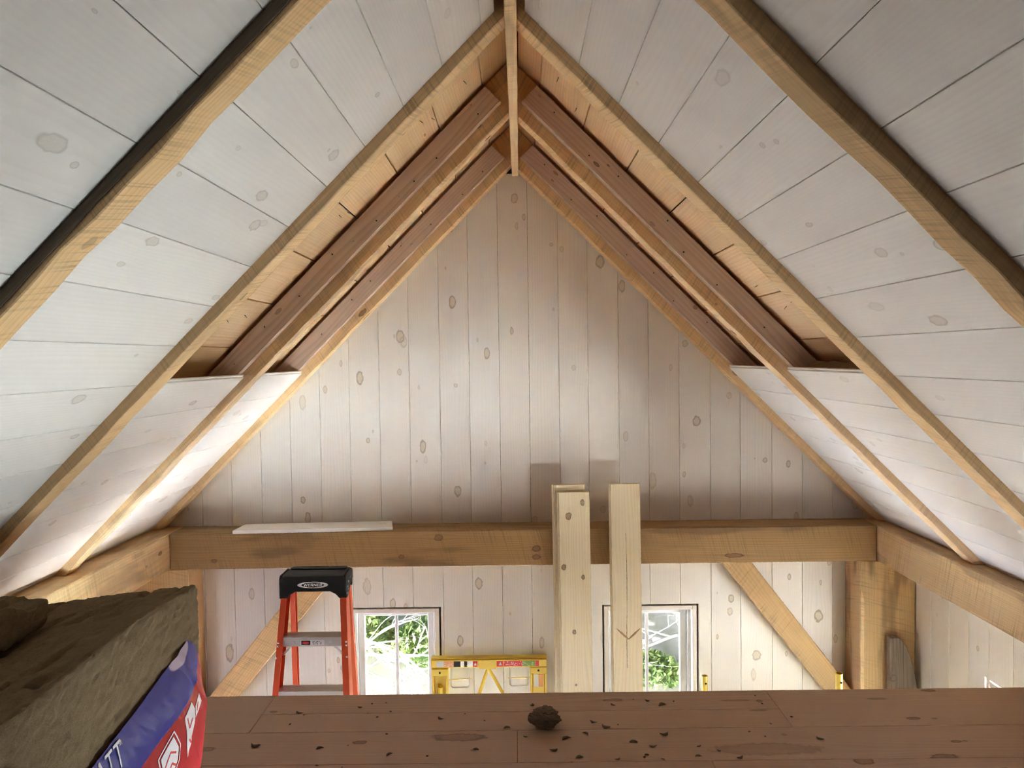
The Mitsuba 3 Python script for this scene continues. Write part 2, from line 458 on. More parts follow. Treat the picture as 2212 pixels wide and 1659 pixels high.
# tips of roofing nails poking through the bare boards
nt = MB()
for side in (-1, 1):
    fr_ = roof(side, 0.157)
    for q in range(16):
        y_, s_ = rng.uniform(2.5, 3.1), rng.uniform(0.1, 1.55)
        d_ = np.array([rng.uniform(-0.5, 0.5), rng.uniform(-0.5, 0.5), -1.0])
        pts_ = np.array([[y_, s_, 0.002], [y_ + d_[0] * 0.016, s_ + d_[1] * 0.016, -0.016]]) @ fr_[:3, :3].T + fr_[:3, 3]
        nt.add(*tube(pts_, [0.0016, 0.0006], 6))
nt.put(part('ceiling', 'nail_tips'), 'm_black', uv=False)
labels['ceiling__nail_tips'] = {'kind': 'stuff'}

# loft floor
struct('floor')
FRF = frame([0, 0, 0], [1, 0, 0], [0, 1, 0], [0, 0, -1])


def floor_board(x0, x1, y0, y1, manual=(), knots=1.0):
    bid = board(x0, x1, y0, y1, knots=knots, kr=(0.005, 0.011), tone=0.045, manual=manual)
    v, f, uv = slab(rect(x0 + 0.0006, x1 - 0.0006, y0 + 0.0006, y1 - 0.0006), 0.03, 0.0009, FRF, bid)
    MB().add(v, f, uv).put(part('floor', 'plank'), 'm_floor')


floor_board(-2.115, -0.985, 2.712, 3.018)
floor_board(-0.985, 0.99, 2.856, 3.018, [(0.369, 2.945, 0.035, 0.010, 0.9), (0.85, 2.93, 0.05, 0.006, 0.6)])
floor_board(-0.985, 0.99, 2.712, 2.856, [(0.91, 2.845, 0.03, 0.006, 0.7)])
floor_board(0.99, 2.115, 2.712, 3.018, [(1.633, 2.998, 0.026, 0.010, 1), (1.453, 2.768, 0.022, 0.009, 1), (1.53, 2.765, 0.010, 0.004, 1), (1.40, 2.93, 0.035, 0.008, 0.6)])
floor_board(-2.115, -0.008, 2.49, 2.712, [(-0.219, 2.664, 0.085, 0.024, 0.85), (-0.566, 2.636, 0.022, 0.011, 1), (-1.1, 2.60, 0.03, 0.014, 0.7)])
floor_board(-0.008, 2.115, 2.49, 2.712, [(0.846, 2.560, 0.165, 0.036, 0.42), (1.418, 2.497, 0.042, 0.017, 0.95), (1.513, 2.597, 0.018, 0.008, 1), (1.545, 2.60, 0.008, 0.004, 1)])
# towards the camera an added opening lets light up; floor continues behind and beside it
floor_board(-2.115, 0.64, 2.34, 2.49)
floor_board(0.64, 2.115, 2.34, 2.49, [(1.138, 2.478, 0.03, 0.02, 1)])
yy = 2.34
while yy > 1.0:
    floor_board(-2.115, LIGHT_OPENING[0], yy - 0.18, yy)
    floor_board(LIGHT_OPENING[1], 2.115, yy - 0.18, yy)
    yy -= 0.18
for b in ([[-2.115, 2.34, -0.12], [2.115, 3.0, -0.032]], [[-2.115, 1.0, -0.12], [LIGHT_OPENING[0], 2.34, -0.032]], [[-2.115, -3.2, -0.12], [2.115, 1.0, -0.001]], [[LIGHT_OPENING[0], 1.0, -0.12], [LIGHT_OPENING[1], LIGHT_OPENING[2], -0.001]], [[LIGHT_OPENING[1], 1.0, -0.12], [2.115, 2.34, -0.032]]):
    scene[part('floor', 'joists')] = mikit.ply(trimesh.creation.box(bounds=b), 'm_dim')

# ------------------------------------------------------------------ timber frame
WHERE = ['nearest the camera, crossing the top {} corner', 'second from the camera, at the end of the finished ceiling bay', 'third from the camera, in the unfinished {} roof bays', 'against the far gable wall']


def rafter(side, k):
    y0, y1 = RAFTER_Y[k]
    sd = 'right' if side > 0 else 'left'
    labels_ = {0: f'rough sawn golden rafter nearest the camera, crossing the top {sd} corner' if side > 0 else 'rough sawn rafter with dark bark edge crossing the top left corner',
               1: f'golden rafter between finished white ceiling and bare sheathing on the {sd} slope',
               2: f'golden rafter between the two open sheathing strips on the {sd} slope',
               3: f'golden rafter lying along the {sd} rake of the white gable wall'}
    key = thing('rafter', labels_[k], 'rafter')
    d = 0.152
    # underside with a slightly wavy sawn edge; end cut level on the wall plate
    ss = np.arange(0.1, 2.7, 0.09)
    amp = 0.0022 if k == 0 else 0.0012
    xr = 0.003 + ((y0 + y1) / 2 - 2.2) * 0.0058
    s0 = math.sqrt(2) * ((xr + 0.0188) if side > 0 else (0.0190 - xr))
    under = [(s0, 0.0)] + [(s, amp * rng.normal()) for s in ss] + [(math.sqrt(2) * (ZA - Z_PLATE - 0.001), 0.0)]
    e = math.sqrt(2) * (ZA - Z_PLATE - 0.001)
    poly = under + [(e + d, d), (s0 - d, d)]
    fr = frame([0, y0, ZA], [side, 0, -1], [side, 0, 1], [0, 1, 0])
    bid = board(0.1, 2.7, -0.0, 0.15, knots=1.0, kr=(0.006, 0.013), tone=0.04, stain=0.45)
    MB().add(*slab(poly, y1 - y0, 0.0025, fr, bid, True)).put(part(key, 'timber'), 'm_rafter')
    return key


RAFT = {}
for k in range(4):
    for side in (-1, 1):
        RAFT[side, k] = rafter(side, k)
# bark (wane) left on the near side of the nearest left rafter
fr = frame([0, 1.4085, ZA], [-1, 0, -1], [-1, 0, 1], [0, 1, 0])
ss = np.arange(0.3, 2.75, 0.05)
lo = [(s, 0.006 + 0.010 * meshkit.fbm(np.array([s * 7, 0.3, 0]), 3)) for s in ss]
MB().add(*slab(lo + [(2.75, 0.034), (0.3, 0.034)], 0.0034, 0.001, fr, board(0.3, 2.7, 0, 0.04, knots=0))).put(part(RAFT[-1, 0], 'bark_edge'), 'm_wane')
labels[f'{RAFT[-1, 0]}__bark_edge'] = {'label': 'dark grey bark edge'}

# studs nailed along the sides of the rafters in the open bays
for side in (-1, 1):
    for k in (2, 3):
        sd = 'right' if side > 0 else 'left'
        y1 = RAFTER_Y[k][0]
        n0 = 0.049
        kk = thing('nailing_stud', f'pinkish brown stud nailed along the {"third" if k == 2 else "far gable"} rafter in the open {sd} roof bay', 'stud')
        fr = frame([0, y1 - 0.038, ZA], [side, 0, -1], [side, 0, 1], [0, 1, 0])
        bid = board(0.02, 2.0, 0.05, 0.15, knots=2.2, kr=(0.003, 0.008), tone=0.05)
        MB().add(*slab(rect(0.012, 2.4, n0, n0 + 0.092), 0.0375, 0.003, fr, bid, True)).put(part(kk, 'board'), 'm_stud')
        st = MB()
        for q in range(7):       # nail heads
            s = 0.15 + 0.2 * q + rng.uniform(-0.05, 0.05)
            c = trimesh.creation.cylinder(0.003, 0.002, sections=8)
            c.vertices = (c.vertices + [s, n0 + rng.uniform(0.02, 0.07), -0.0005]) @ fr[:3, :3].T + fr[:3, 3]
            st.tm(c)
        st.put(part(kk, 'nail_heads'), 'm_black', uv=False)
        labels[f'{kk}__nail_heads'] = {'kind': 'stuff'}

# ridge board
kk = thing('ridge_board', 'long pale ridge board running along the roof peak to the gable wall', 'ridge board')
fr = frame([0.003, 2.2, 0], [0.0058, 1, 0], [0, 0, 1], [1, -0.0058, 0])
v, f, uv = slab(rect(-5.4, 2.0, 2.347, 2.60), 0.036, 0.002, fr, board(-2, 2, 2.3, 2.6, knots=0.6), True)
uv[:, 1] -= 2.2
v = v - np.array([0.018, 0, 0])
MB().add(v, f, uv).put(part(kk, 'timber'), 'm_rafter')

# tie beam, wall plates, posts, braces
kk = thing('tie_beam', 'thick horizontal timber beam crossing in front of the gable wall', 'beam')
bid = board(-1.85, 1.9, 0.25, 0.43, knots=0, tone=0.0, stain=1.0, manual=[(-1.62, 0.29, 0.014, 0.009, 1), (0.10, 0.335, 0.022, 0.014, 1), (0.10, 0.29, 0.018, 0.012, 1), (1.15, 0.285, 0.045, 0.010, 1), (-0.62, 0.30, 0.012, 0.010, 0.9), (-0.42, 0.40, 0.02, 0.016, 0.8)])
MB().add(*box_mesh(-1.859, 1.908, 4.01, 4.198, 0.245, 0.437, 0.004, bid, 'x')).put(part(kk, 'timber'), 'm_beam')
for side, xi in ((-1, -1.860), (1, 1.909)):
    sd = 'right' if side > 0 else 'left'
    kk = thing('wall_plate', f'heavy timber wall plate running toward the camera under the {sd} slope', 'beam')
    fr = frame([xi, 0, 0], [0, 1, 0], [0, 0, 1], [side, 0, 0])
    w = 2.115 - abs(xi)
    MB().add(*slab(rect(-3.1, 4.198, 0.245, 0.437), w, 0.004, fr, board(1.5, 4, 0.25, 0.43, knots=0.8, kr=(0.005, 0.01), stain=0.7), True)).put(part(kk, 'timber'), 'm_timber')
for side, xa in ((-1, -1.762), (1, 1.82)):
    sd = 'right' if side > 0 else 'left'
    kk = thing('post', 'wide rough timber post at the right end of the beam' if side > 0 else 'timber post under the left end of the beam, behind the insulation', 'post')
    x0, x1 = sorted((xa, side * 2.1145))
    MB().add(*box_mesh(x0, x1, 4.012, 4.198, -2.05, 0.2445, 0.004, board(-0.5, 0.25, x0, x1, knots=0, stain=1), 'z')).put(part(kk, 'timber'), 'm_timber')
    if side > 0:
        pl = [(-2.0, 1.8225), (0.05, 1.8225), (0.09, 1.829), (0.03, 1.842), (-2.0, 1.842)]
        MB().add(*slab(pl, 0.004, 0.0015, frame([0, 4.009, 0], [0, 0, 1], [1, 0, 0], [0, 1, 0]), board(knots=0))).put(part(kk, 'edge_chamfer'), 'm_rafter')
        labels[f'{kk}__edge_chamfer'] = {'label': 'pale chamfered edge'}
br = [((1.111, 0.222), (1.659, -0.480), (1.805, -0.482), (1.274, 0.220), 'diagonal timber brace from the beam down to the right post'),
      ((-0.957, 0.222), (-1.532, -0.476), (-1.698, -0.475), (-1.121, 0.222), 'diagonal timber brace passing behind the red ladder')]
for a, b, c, d, lab in br:
    a, b, c, d = map(np.array, (a, b, c, d))
    kk = thing('brace', lab, 'brace')
    dirn = (b - a) / np.linalg.norm(b - a)
    up = 0.0225 / abs(dirn[1])
    a1, d1 = a - dirn * up * 1.0, d - (c - d) / np.linalg.norm(c - d) * (-1) * 0 - dirn * up
    b1, c1 = b + dirn * 0.55, c + dirn * 0.55
    if lab.endswith('post'):
        lim = 1.8195
    nrm = np.array([-dirn[1], dirn[0]])
    o = a
    pts = []
    for q in (a1, b1, c1, d1):
        pts.append(((q - o) @ dirn, (q - o) @ nrm))
    poly = pts
    # cut against the post
    from shapely.geometry import box as sbox
    P = Polygon([a1, b1, c1, d1]).intersection(sbox(-1.761, -3, 1.8195, 0.2445))
    co = np.array(P.exterior.coords)[:-1]
    loc = np.c_[(co - o) @ dirn, (co - o) @ nrm]
    fr = frame([o[0], 4.10, o[1]], [dirn[0], 0, dirn[1]], [nrm[0], 0, nrm[1]], [0, 1, 0])
    MB().add(*slab(loc, 0.09, 0.003, fr, board(0, 1, 0, 0.13, knots=0.6, stain=0.6), True)).put(part(kk, 'timber'), 'm_timber')

# ------------------------------------------------------------------ windows
bsdf_glass = {'type': 'thindielectric', 'int_ior': 1.5}
scene['m_glass'] = bsdf_glass


def jamb(parent, x0, x1, zt, zb, y0=4.199, y1=4.345, t=0.024):
    mb = MB()
    bid = board(knots=0)
    mb.add(*box_mesh(x0, x0 + t, y0, y1, zb, zt, 0.0015, bid, 'z'))
    mb.add(*box_mesh(x1 - t, x1, y0, y1, zb, zt, 0.0015, bid, 'z'))
    mb.add(*box_mesh(x0 + t, x1 - t, y0, y1, zt - t, zt, 0.0015, bid, 'x'))
    mb.add(*box_mesh(x0 + t, x1 - t, y0, y1, zb, zb + t, 0.0015, bid, 'x'))
    mb.put(part(parent, 'jamb'), 'm_white')


def window(key, w, glass):
    struct(key)
    x0, x1, zt = w
    gl, gr, gt = glass
    jx0, jx1, jt, jb = x0 + 0.010, x1 - 0.010, zt - 0.008, ZSILL + 0.01
    jamb(key, jx0, jx1, jt, jb)
    ix0, ix1, it, ib = jx0 + 0.024, jx1 - 0.024, jt - 0.024, jb + 0.024
    mb = MB()
    for a, b, c, d in ((ix0, ix0 + 0.016, ib, it), (ix1 - 0.016, ix1, ib, it), (ix0 + 0.016, ix1 - 0.016, it - 0.014, it), (ix0 + 0.016, ix1 - 0.016, ib, ib + 0.016)):
        mb.add(*box_mesh(a, b, 4.252, 4.34, c, d, 0.002, 0, 'z'))
    mb.put(part(key, 'frame'), 'm_vinyl')
    mb = MB()
    gb = ib + 0.05
    for a, b, c, d in ((ix0 + 0.016, gl, ib + 0.016, it - 0.014), (gr, ix1 - 0.016, ib + 0.016, it - 0.014), (gl, gr, gt, it - 0.014), (gl, gr, ib + 0.016, gb)):
        mb.add(*box_mesh(a, b, 4.28, 4.325, c, d, 0.004, 0, 'z'))
    mb.put(part(key, 'sash'), 'm_vinyl')
    xm = (gl + gr) / 2
    MB().add(*box_mesh(xm - 0.009, xm + 0.009, 4.292, 4.312, gb, gt, 0.003, 0, 'z')).put(part(key, 'muntin'), 'm_vinyl')
    for a, b in ((gl, xm - 0.009), (xm + 0.009, gr)):
        v = np.array([[a, 4.302, gb], [b, 4.302, gb], [b, 4.302, gt], [a, 4.302, gt]])
        MB().add(v, [[0, 1, 2], [0, 2, 3]]).put(part(key, 'pane'), 'm_glass')


window('window_1', WIN1, (-0.88, -0.52, -0.109))
window('window_2', WIN2, (0.545, 0.918, -0.112))


# side windows below; the glowing panes are unseen and added to light the loft
def side_window(key, side, y0, y1, zt, zb, rad):
    struct(key)
    xa, xb = sorted((side * 2.1175, side * 2.20))
    mb = MB()
    t = 0.024
    for ya, yb, za, zb_ in ((y0 + 0.01, y0 + 0.01 + t, zb, zt), (y1 - 0.01 - t, y1 - 0.01, zb, zt), (y0 + 0.01 + t, y1 - 0.01 - t, zt - 0.008 - t, zt - 0.008), (y0 + 0.01 + t, y1 - 0.01 - t, zb, zb + t)):
        mb.add(*box_mesh(xa, xb, ya, yb, za, zb_, 0.0015, 0, 'z'))
    mb.put(part(key, 'jamb'), 'm_white')
    x = side * 2.185
    a, b, c, d = y0 + 0.034, y1 - 0.034, zb + t, zt - 0.032
    v = np.array([[x, a, c], [x, b, c], [x, b, d], [x, a, d]])
    f = [[0, 2, 1], [0, 3, 2]] if side > 0 else [[0, 1, 2], [0, 2, 3]]
    scene[part(key, 'pane')] = mikit.ply((v, np.array(f)), 'm_glass') if rad is None else {**mikit.ply((v, np.array(f)), 'm_whitepaint'), 'emitter': {'type': 'area', 'radiance': {'type': 'rgb', 'value': rad}}}
    xm = (a + b) / 2
    xs_ = sorted((side * 2.17, side * 2.184))
    MB().add(*box_mesh(xs_[0], xs_[1], xm - 0.012, xm + 0.012, c, d, 0.002, 0, 'z')).put(part(key, 'muntin'), 'm_vinyl')


n_w = 3
for side in (1, -1):
    for q, (y0, y1) in enumerate(((W3[0], W3[1]), (1.85, 2.66), (0.3, 1.2), (-2.1, -1.0))):
        side_window(f'window_{n_w}', side, y0, y1, W3[2], ZSILL, ADDED_GLOW_SIDE[side][q])  # only the glazed right one is in view; glowing ones are added lights
        n_w += 1
# unseen glowing door added below the loft, behind the camera, for extra light
struct('added_door_1')
mb = MB()
for x0, x1, z0, z1 in ((-1.1, -1.02, -2.05, -0.15), (1.02, 1.1, -2.05, -0.15), (-1.02, 1.02, -0.23, -0.15), (-0.04, 0.04, -2.05, -0.23)):
    mb.add(*box_mesh(x0, x1, -3.28, -3.22, z0, z1, 0.003, 0, 'z'))
mb.put(part('added_door_1', 'frame'), 'm_vinyl')
for a, b in ((-1.02, -0.04), (0.04, 1.02)):
    v = np.array([[a, -3.25, -2.03], [b, -3.25, -2.03], [b, -3.25, -0.23], [a, -3.25, -0.23]])
    scene[part('added_door_1', 'pane')] = {**mikit.ply((v, np.array([[0, 2, 1], [0, 3, 2]])), 'm_whitepaint'), 'emitter': {'type': 'area', 'radiance': {'type': 'rgb', 'value': ADDED_GLOW_DOOR}}}
# unseen glowing window added behind the camera to fill the loft with light
struct('window_11')
for x0, x1, z0, z1 in ((-0.5, -0.45, 0.5, 1.5), (0.45, 0.5, 0.5, 1.5), (-0.45, 0.45, 1.45, 1.5), (-0.45, 0.45, 0.5, 0.55)):
    MB().add(*box_mesh(x0, x1, -3.28, -3.22, z0, z1, 0.003, 0, 'z')).put(part('window_11', 'frame'), 'm_vinyl')
v = np.array([[-0.45, -3.25, 0.55], [0.45, -3.25, 0.55], [0.45, -3.25, 1.45], [-0.45, -3.25, 1.45]])
scene[part('window_11', 'pane')] = {**mikit.ply((v, np.array([[0, 2, 1], [0, 3, 2]])), 'm_whitepaint'), 'emitter': {'type': 'area', 'radiance': {'type': 'rgb', 'value': ADDED_GLOW_LOFT}}}
#END_STRUCTURE
# ------------------------------------------------------------------ step ladder
LAD = thing('step_ladder', 'red fibreglass step ladder with a black top cap, standing below the beam', 'ladder')
mb = MB()
prof = [(-1.112, 0.243), (-1.078, 0.243), (-1.062, 0.262), (-1.036, 0.275), (-0.876, 0.275), (-0.850, 0.262), (-0.834, 0.243), (-0.803, 0.243), (-0.801, 0.322), (-0.812, 0.349), (-1.098, 0.349), (-1.114, 0.322)]
mb.add(*slab([(x, z) for x, z in prof], 0.012, 0.003, frame([0, 3.497, 0], [1, 0, 0], [0, 0, 1], [0, 1, 0])))
prof2 = [(x, z + 0.02 if z < 0.25 else z) for x, z in prof]
mb.add(*slab(prof2, 0.010, 0.002, frame([0, 3.632, 0], [1, 0, 0], [0, 0, 1], [0, 1, 0])))
sidep = [(3.498, 0.243), (3.528, 0.243), (3.60, 0.285), (3.643, 0.30), (3.643, 0.335), (3.630, 0.349), (3.512, 0.349), (3.498, 0.335)]
for x in (-1.1135, -0.810):
    mb.add(*slab(sidep, 0.009, 0.002, frame([x, 0, 0], [0, 1, 0], [0, 0, 1], [1, 0, 0])))
top = MB()
mb.add(*box_mesh(-1.098, -0.812, 3.505, 3.638, 0.334, 0.350, 0.005))
mb.add(*box_mesh(-1.085, -0.825, 3.600, 3.640, 0.350, 0.357, 0.003))
mb.put(part(LAD, 'top_cap'), 'm_black')
CAP = f'{LAD}__top_cap'
# oval badge with lettering
th = np.linspace(0, 2 * np.pi, 48, endpoint=False)
out = Polygon(np.c_[-0.9555 + 0.0715 * np.cos(th), 0.3070 + 0.0150 * np.sin(th)])
inn = Polygon(np.c_[-0.9555 + 0.0525 * np.cos(th), 0.3070 + 0.0118 * np.sin(th)])
ring = trimesh.creation.extrude_polygon(out.difference(inn), 0.0008, engine='earcut')


def stand_up(m, y):
    """mesh drawn in (x, z) with its thickness along its own z, set upright to face -y at the depth y"""
    v = np.array(m.vertices)
    return np.c_[v[:, 0], y - v[:, 2], v[:, 1]], np.array(m.faces)[:, ::-1]


b = MB()
b.add(*stand_up(ring, 3.4968))
t_ = meshkit.text_mesh('WERNER', 0.0125, 0.0008, bold=True)
v = np.array(t_.vertices)
w_ = v[:, 0].max() - v[:, 0].min()
v[:, 0] = (v[:, 0] - v[:, 0].min()) * (0.088 / w_) + 0.18 * (v[:, 1])
t_.vertices = v + [-0.9555 - 0.045, 0.3070 - 0.0062, 0]
b.add(*stand_up(t_, 3.4968))
b.put(part(CAP, 'badge'), 'm_whitepaint', uv=False)
rv = MB()
for y, z in ((3.515, 0.262), (3.53, 0.290), (3.545, 0.275), (3.548, 0.308), (3.585, 0.318)):
    c = trimesh.creation.cylinder(0.004, 0.003, sections=10)
    c.apply_transform(trimesh.transformations.rotation_matrix(np.pi / 2, [0, 1, 0]))
    c.apply_translation([-0.7995, y, z])
    rv.tm(c)
rv.put(part(CAP, 'rivets'), 'm_chrome', uv=False)
labels[f'{CAP}__rivets'] = {'kind': 'stuff'}


def channel(p0, p1, side, w, d, t=0.0035, front=1):
    """rail of C section from p0 to p1 (outer front corners), open towards the ladder's middle; side = +1 for the right rail"""
    p0, p1 = np.array(p0, float), np.array(p1, float)
    s = -side
    c2 = [(0, 0), (s * w, 0), (s * w, t), (s * t, t), (s * t, d - t), (s * w, d - t), (s * w, d), (0, d)]
    n = len(c2)
    V = np.array([[q[0] + a, q[1] + bb, q[2]] for q in (p0, p1) for a, bb in c2])
    F = []
    for i in range(n):
        j = (i + 1) % n
        F += [[i, j, n + j], [i, n + j, n + i]]
    tri = trimesh.creation.triangulate_polygon(Polygon(c2), engine='earcut')
    return V, np.array(F)


def rail_pt(a, bq, z):
    a, bq = np.array(a), np.array(bq)
    return a + (bq - a) * ((z - a[2]) / (bq[2] - a[2]))


RL = ((-1.106, 3.502, 0.262), (-1.125, 3.400, -0.167))
RR = ((-0.803, 3.502, 0.262), (-0.773, 3.400, -0.167))
BLr = ((-1.096, 3.600, 0.270), (-1.135, 3.745, -0.323))
BRr = ((-0.806, 3.600, 0.270), (-0.812, 3.745, -0.323))
for nm, rr, sd, w, d in (('front_rail', RL, -1, 0.027, 0.066), ('front_rail', RR, 1, 0.029, 0.066), ('rear_rail', BLr, -1, 0.024, 0.034), ('rear_rail', BRr, 1, 0.024, 0.034)):
    lo = rail_pt(rr[0], rr[1], -2.055)
    MB().add(*channel(rr[0], lo, sd, w, d)).put(part(LAD, nm), 'm_orange', uv=False)
for k, zt in enumerate((0.074, -0.155, -0.40, -0.65, -0.90, -1.15, -1.40, -1.65)):
    l, r = rail_pt(*RL, zt), rail_pt(*RR, zt)
    y0 = l[1] + 0.002
    m_ = MB()
    xl, xr = l[0] + 0.022, r[0] - 0.024
    m_.add(*box_mesh(xl, xr, y0, y0 + 0.003, zt - 0.042, zt, 0.0008))
    m_.add(*box_mesh(xl, xr, y0 + 0.003, y0 + 0.072, zt - 0.004, zt, 0.0008))
    m_.add(*box_mesh(xl, xr, y0 + 0.069, y0 + 0.072, zt - 0.024, zt - 0.004, 0.0008))
    for g in range(4):
        m_.add(*box_mesh(xl, xr, y0 + 0.012 + 0.014 * g, y0 + 0.016 + 0.014 * g, zt, zt + 0.0015, 0.0005))
    st = m_.put(part(LAD, 'step'), 'm_alu', uv=False)
    if k == 0:
        s2 = MB()
        s2.add(*box_mesh(-1.008, -0.898, y0 - 0.0008, y0, 0.036, 0.062, 0.0003))
        s2.put(part(st, 'sticker'), 'm_whitepaint', uv=False)
        s3 = MB()
        s3.add(*box_mesh(-1.004, -0.962, y0 - 0.0014, y0 - 0.0008, 0.039, 0.059, 0.0002))
        s3.put(part(st, 'sticker_panel'), 'm_black', uv=False)
        ov = trimesh.creation.extrude_polygon(Polygon(np.c_[-0.983 + 0.016 * np.cos(th), 0.049 + 0.006 * np.sin(th)]), 0.0005, engine='earcut')
        MB().add(*stand_up(ov, y0 - 0.0014)).put(part(st, 'sticker_oval'), 'm_red', uv=False)
        tx = MB()
        for q in range(3):
            for _ in range(7):
                x = rng.uniform(-0.955, -0.915)
                tx.add(*box_mesh(x, x + rng.uniform(0.002, 0.006), y0 - 0.0013, y0 - 0.0008, 0.054 - 0.006 * q, 0.0565 - 0.006 * q, 0.0001))
        tx.put(part(st, 'sticker_print'), 'm_black', uv=False)
        labels[f'{st}__sticker_print'] = {'kind': 'stuff'}
        for side, p in ((-1, l), (1, r)):
            xo = p[0] + (0.020 if side < 0 else -0.022)
            xi = xo + (0.042 if side < 0 else -0.042)
            v_, f_ = slab([(xi - 0.007, zt - 0.040), (xi + 0.007, zt - 0.040), (xo + 0.007, zt - 0.086), (xo - 0.007, zt - 0.086)], 0.003, 0.0005, frame([0, y0 + 0.004, 0], [1, 0, 0], [0, 0, 1], [0, 1, 0]))[:2]
            MB().add(v_, f_).put(part(LAD, 'step_brace'), 'm_alu', uv=False)
        rv = MB()
        for x, z in ((-1.108, 0.052), (-1.109, 0.038), (-1.116, -0.012), (-0.795, 0.054), (-0.794, 0.040), (-0.790, -0.010), (-1.038, 0.052), (-0.868, 0.052)):
            c = trimesh.creation.icosphere(1, 0.005)
            c.vertices *= [1, 0.5, 1]
            yy_ = (rail_pt(*RL, z)[1] if x < -1.05 or x > -0.83 else y0) - 0.0005
            c.apply_translation([x, yy_, z])
            rv.tm(c)
        rv.put(part(LAD, 'rivets'), 'm_chrome', uv=False)
        labels[f'{LAD}__rivets'] = {'kind': 'stuff'}

# ------------------------------------------------------------------ yellow scaffold frame at the gable wall
SC = thing('scaffold', 'yellow steel scaffold frame with warning stickers, standing between the windows', 'scaffold')
YF = 4.115


def ybox(x0, x1, z0, z1, y0=YF, y1=YF + 0.045, c=0.002):
    return box_mesh(x0, x1, y0, y1, z0, z1, c)[:2]


tilt = 0.014 / 0.63


def zt_(x):
    return 0.0


m_ = MB()
m_.add(*ybox(-0.485, 0.151, -0.347, -0.304, YF, YF + 0.05))
m_.add(*ybox(-0.224, -0.126, -0.355, -0.304, YF - 0.004, YF + 0.05))
m_.add(*ybox(-0.485, 0.151, -0.304, -0.296, YF + 0.006, YF + 0.05, 0.003))
m_.put(part(SC, 'top_rail'), 'm_yellow', uv=False)
TR = f'{SC}__top_rail'
for x0, x1, col in ((-0.456, -0.414, 'm_silver'), (-0.414, -0.360, 'm_labelorange'), (-0.360, -0.322, 'm_black'), (-0.322, -0.302, 'm_whitepaint'), (-0.302, -0.285, 'm_black'), (-0.285, -0.254, 'm_whitepaint'), (-0.254, -0.228, 'm_red'), (-0.124, -0.086, 'm_red'), (-0.084, 0.018, 'm_red'), (0.018, 0.088, 'm_green'), (0.088, 0.110, 'm_red')):
    MB().add(*box_mesh(x0, x1 - 0.0015, YF - 0.0010, YF, -0.342, -0.311, 0.0002)[:2]).put(part(TR, 'sticker'), col, uv=False)
pr = MB()
for x0, x1, n_ in ((-0.456, -0.36, 22), (-0.32, -0.255, 12), (-0.084, 0.085, 46)):
    for _ in range(n_):
        x, z = rng.uniform(x0, x1 - 0.008), rng.uniform(-0.339, -0.316)
        pr.add(*box_mesh(x, x + rng.uniform(0.003, 0.007), YF - 0.0014, YF - 0.0010, z, z + 0.003, 0.0001)[:2])
for cx in (-0.241, -0.104):
    tri_ = trimesh.creation.extrude_polygon(Polygon([(cx - 0.009, -0.335), (cx + 0.009, -0.335), (cx, -0.316)]), 0.0005, engine='earcut')
    pr.add(*stand_up(tri_, YF - 0.0010))
pr.put(part(TR, 'sticker_print'), 'm_silver', uv=False)
labels[f'{TR}__sticker_print'] = {'kind': 'stuff'}
for x0, x1, zt2 in ((-0.483, -0.392, -0.354), (0.058, 0.152, -0.347)):
    m_ = MB()
    m_.add(*ybox(x0, x1, zt2 - 0.037, zt2, YF - 0.002, YF + 0.04))
    for xa in (x0 + 0.002, x1 - 0.014):
        m_.add(*ybox(xa, xa + 0.012, -2.05, zt2 - 0.037, YF - 0.002, YF + 0.04))
    m_.add(*ybox(x0 + 0.014, x1 - 0.014, -2.05, zt2 - 0.037, YF + 0.03, YF + 0.04))
    lg = m_.put(part(SC, 'leg'), 'm_yellow', uv=False)
    c = trimesh.creation.cylinder(0.0055, 0.003, sections=14)
    c.apply_transform(trimesh.transformations.rotation_matrix(np.pi / 2, [1, 0, 0]))
    c.apply_translation([(x0 + x1) / 2, YF - 0.0025, zt2 - 0.019])
    MB().tm(c).put(part(lg, 'pin_hole'), 'm_black', uv=False)
MB().add(*tube([[-0.437, YF + 0.012, -1.2], [-0.437, YF + 0.012, -0.457]], 0.015, 14)).put(part(SC, 'lock_stub'), 'm_yellow', uv=False)
m_ = MB().add(*ybox(0.080, 0.106, -0.47, -0.40, YF + 0.027, YF + 0.030, 0.0005))
m_.put(part(SC, 'sticker'), 'm_silver', uv=False)
m_ = MB().add(*ybox(0.107, 0.130, -0.47, -0.40, YF + 0.027, YF + 0.030, 0.0005))
m_.put(part(SC, 'sticker'), 'm_labelorange', uv=False)
for xa, xb, z0, z1 in ((-0.374, -0.276, -0.457, -0.350), (-0.052, 0.047, -0.452, -0.346)):
    pth = [[xa, YF + 0.004, z1], [xa, YF + 0.002, z0 + 0.016]]
    for a_ in np.linspace(np.pi, 1.5 * np.pi, 5):
        pth.append([xa + 0.014 + 0.014 * np.cos(a_), YF + 0.002, z0 + 0.014 + 0.014 * np.sin(a_)])
    for a_ in np.linspace(1.5 * np.pi, 2 * np.pi, 5):
        pth.append([xb - 0.014 + 0.014 * np.cos(a_), YF + 0.002, z0 + 0.014 + 0.014 * np.sin(a_)])
    pth.append([xb, YF + 0.004, z1])
    MB().add(*tube(pth, 0.0042, 10)).put(part(SC, 'locking_loop'), 'm_chrome', uv=False)
    zc = (z0 + z1) / 2 - 0.012
    MB().add(*tube([[xa - 0.012, YF + 0.010, zc - 0.001], [xb + 0.012, YF + 0.010, zc + 0.002]], 0.0028, 8)).put(part(SC, 'cross_rod'), 'm_yellow', uv=False)
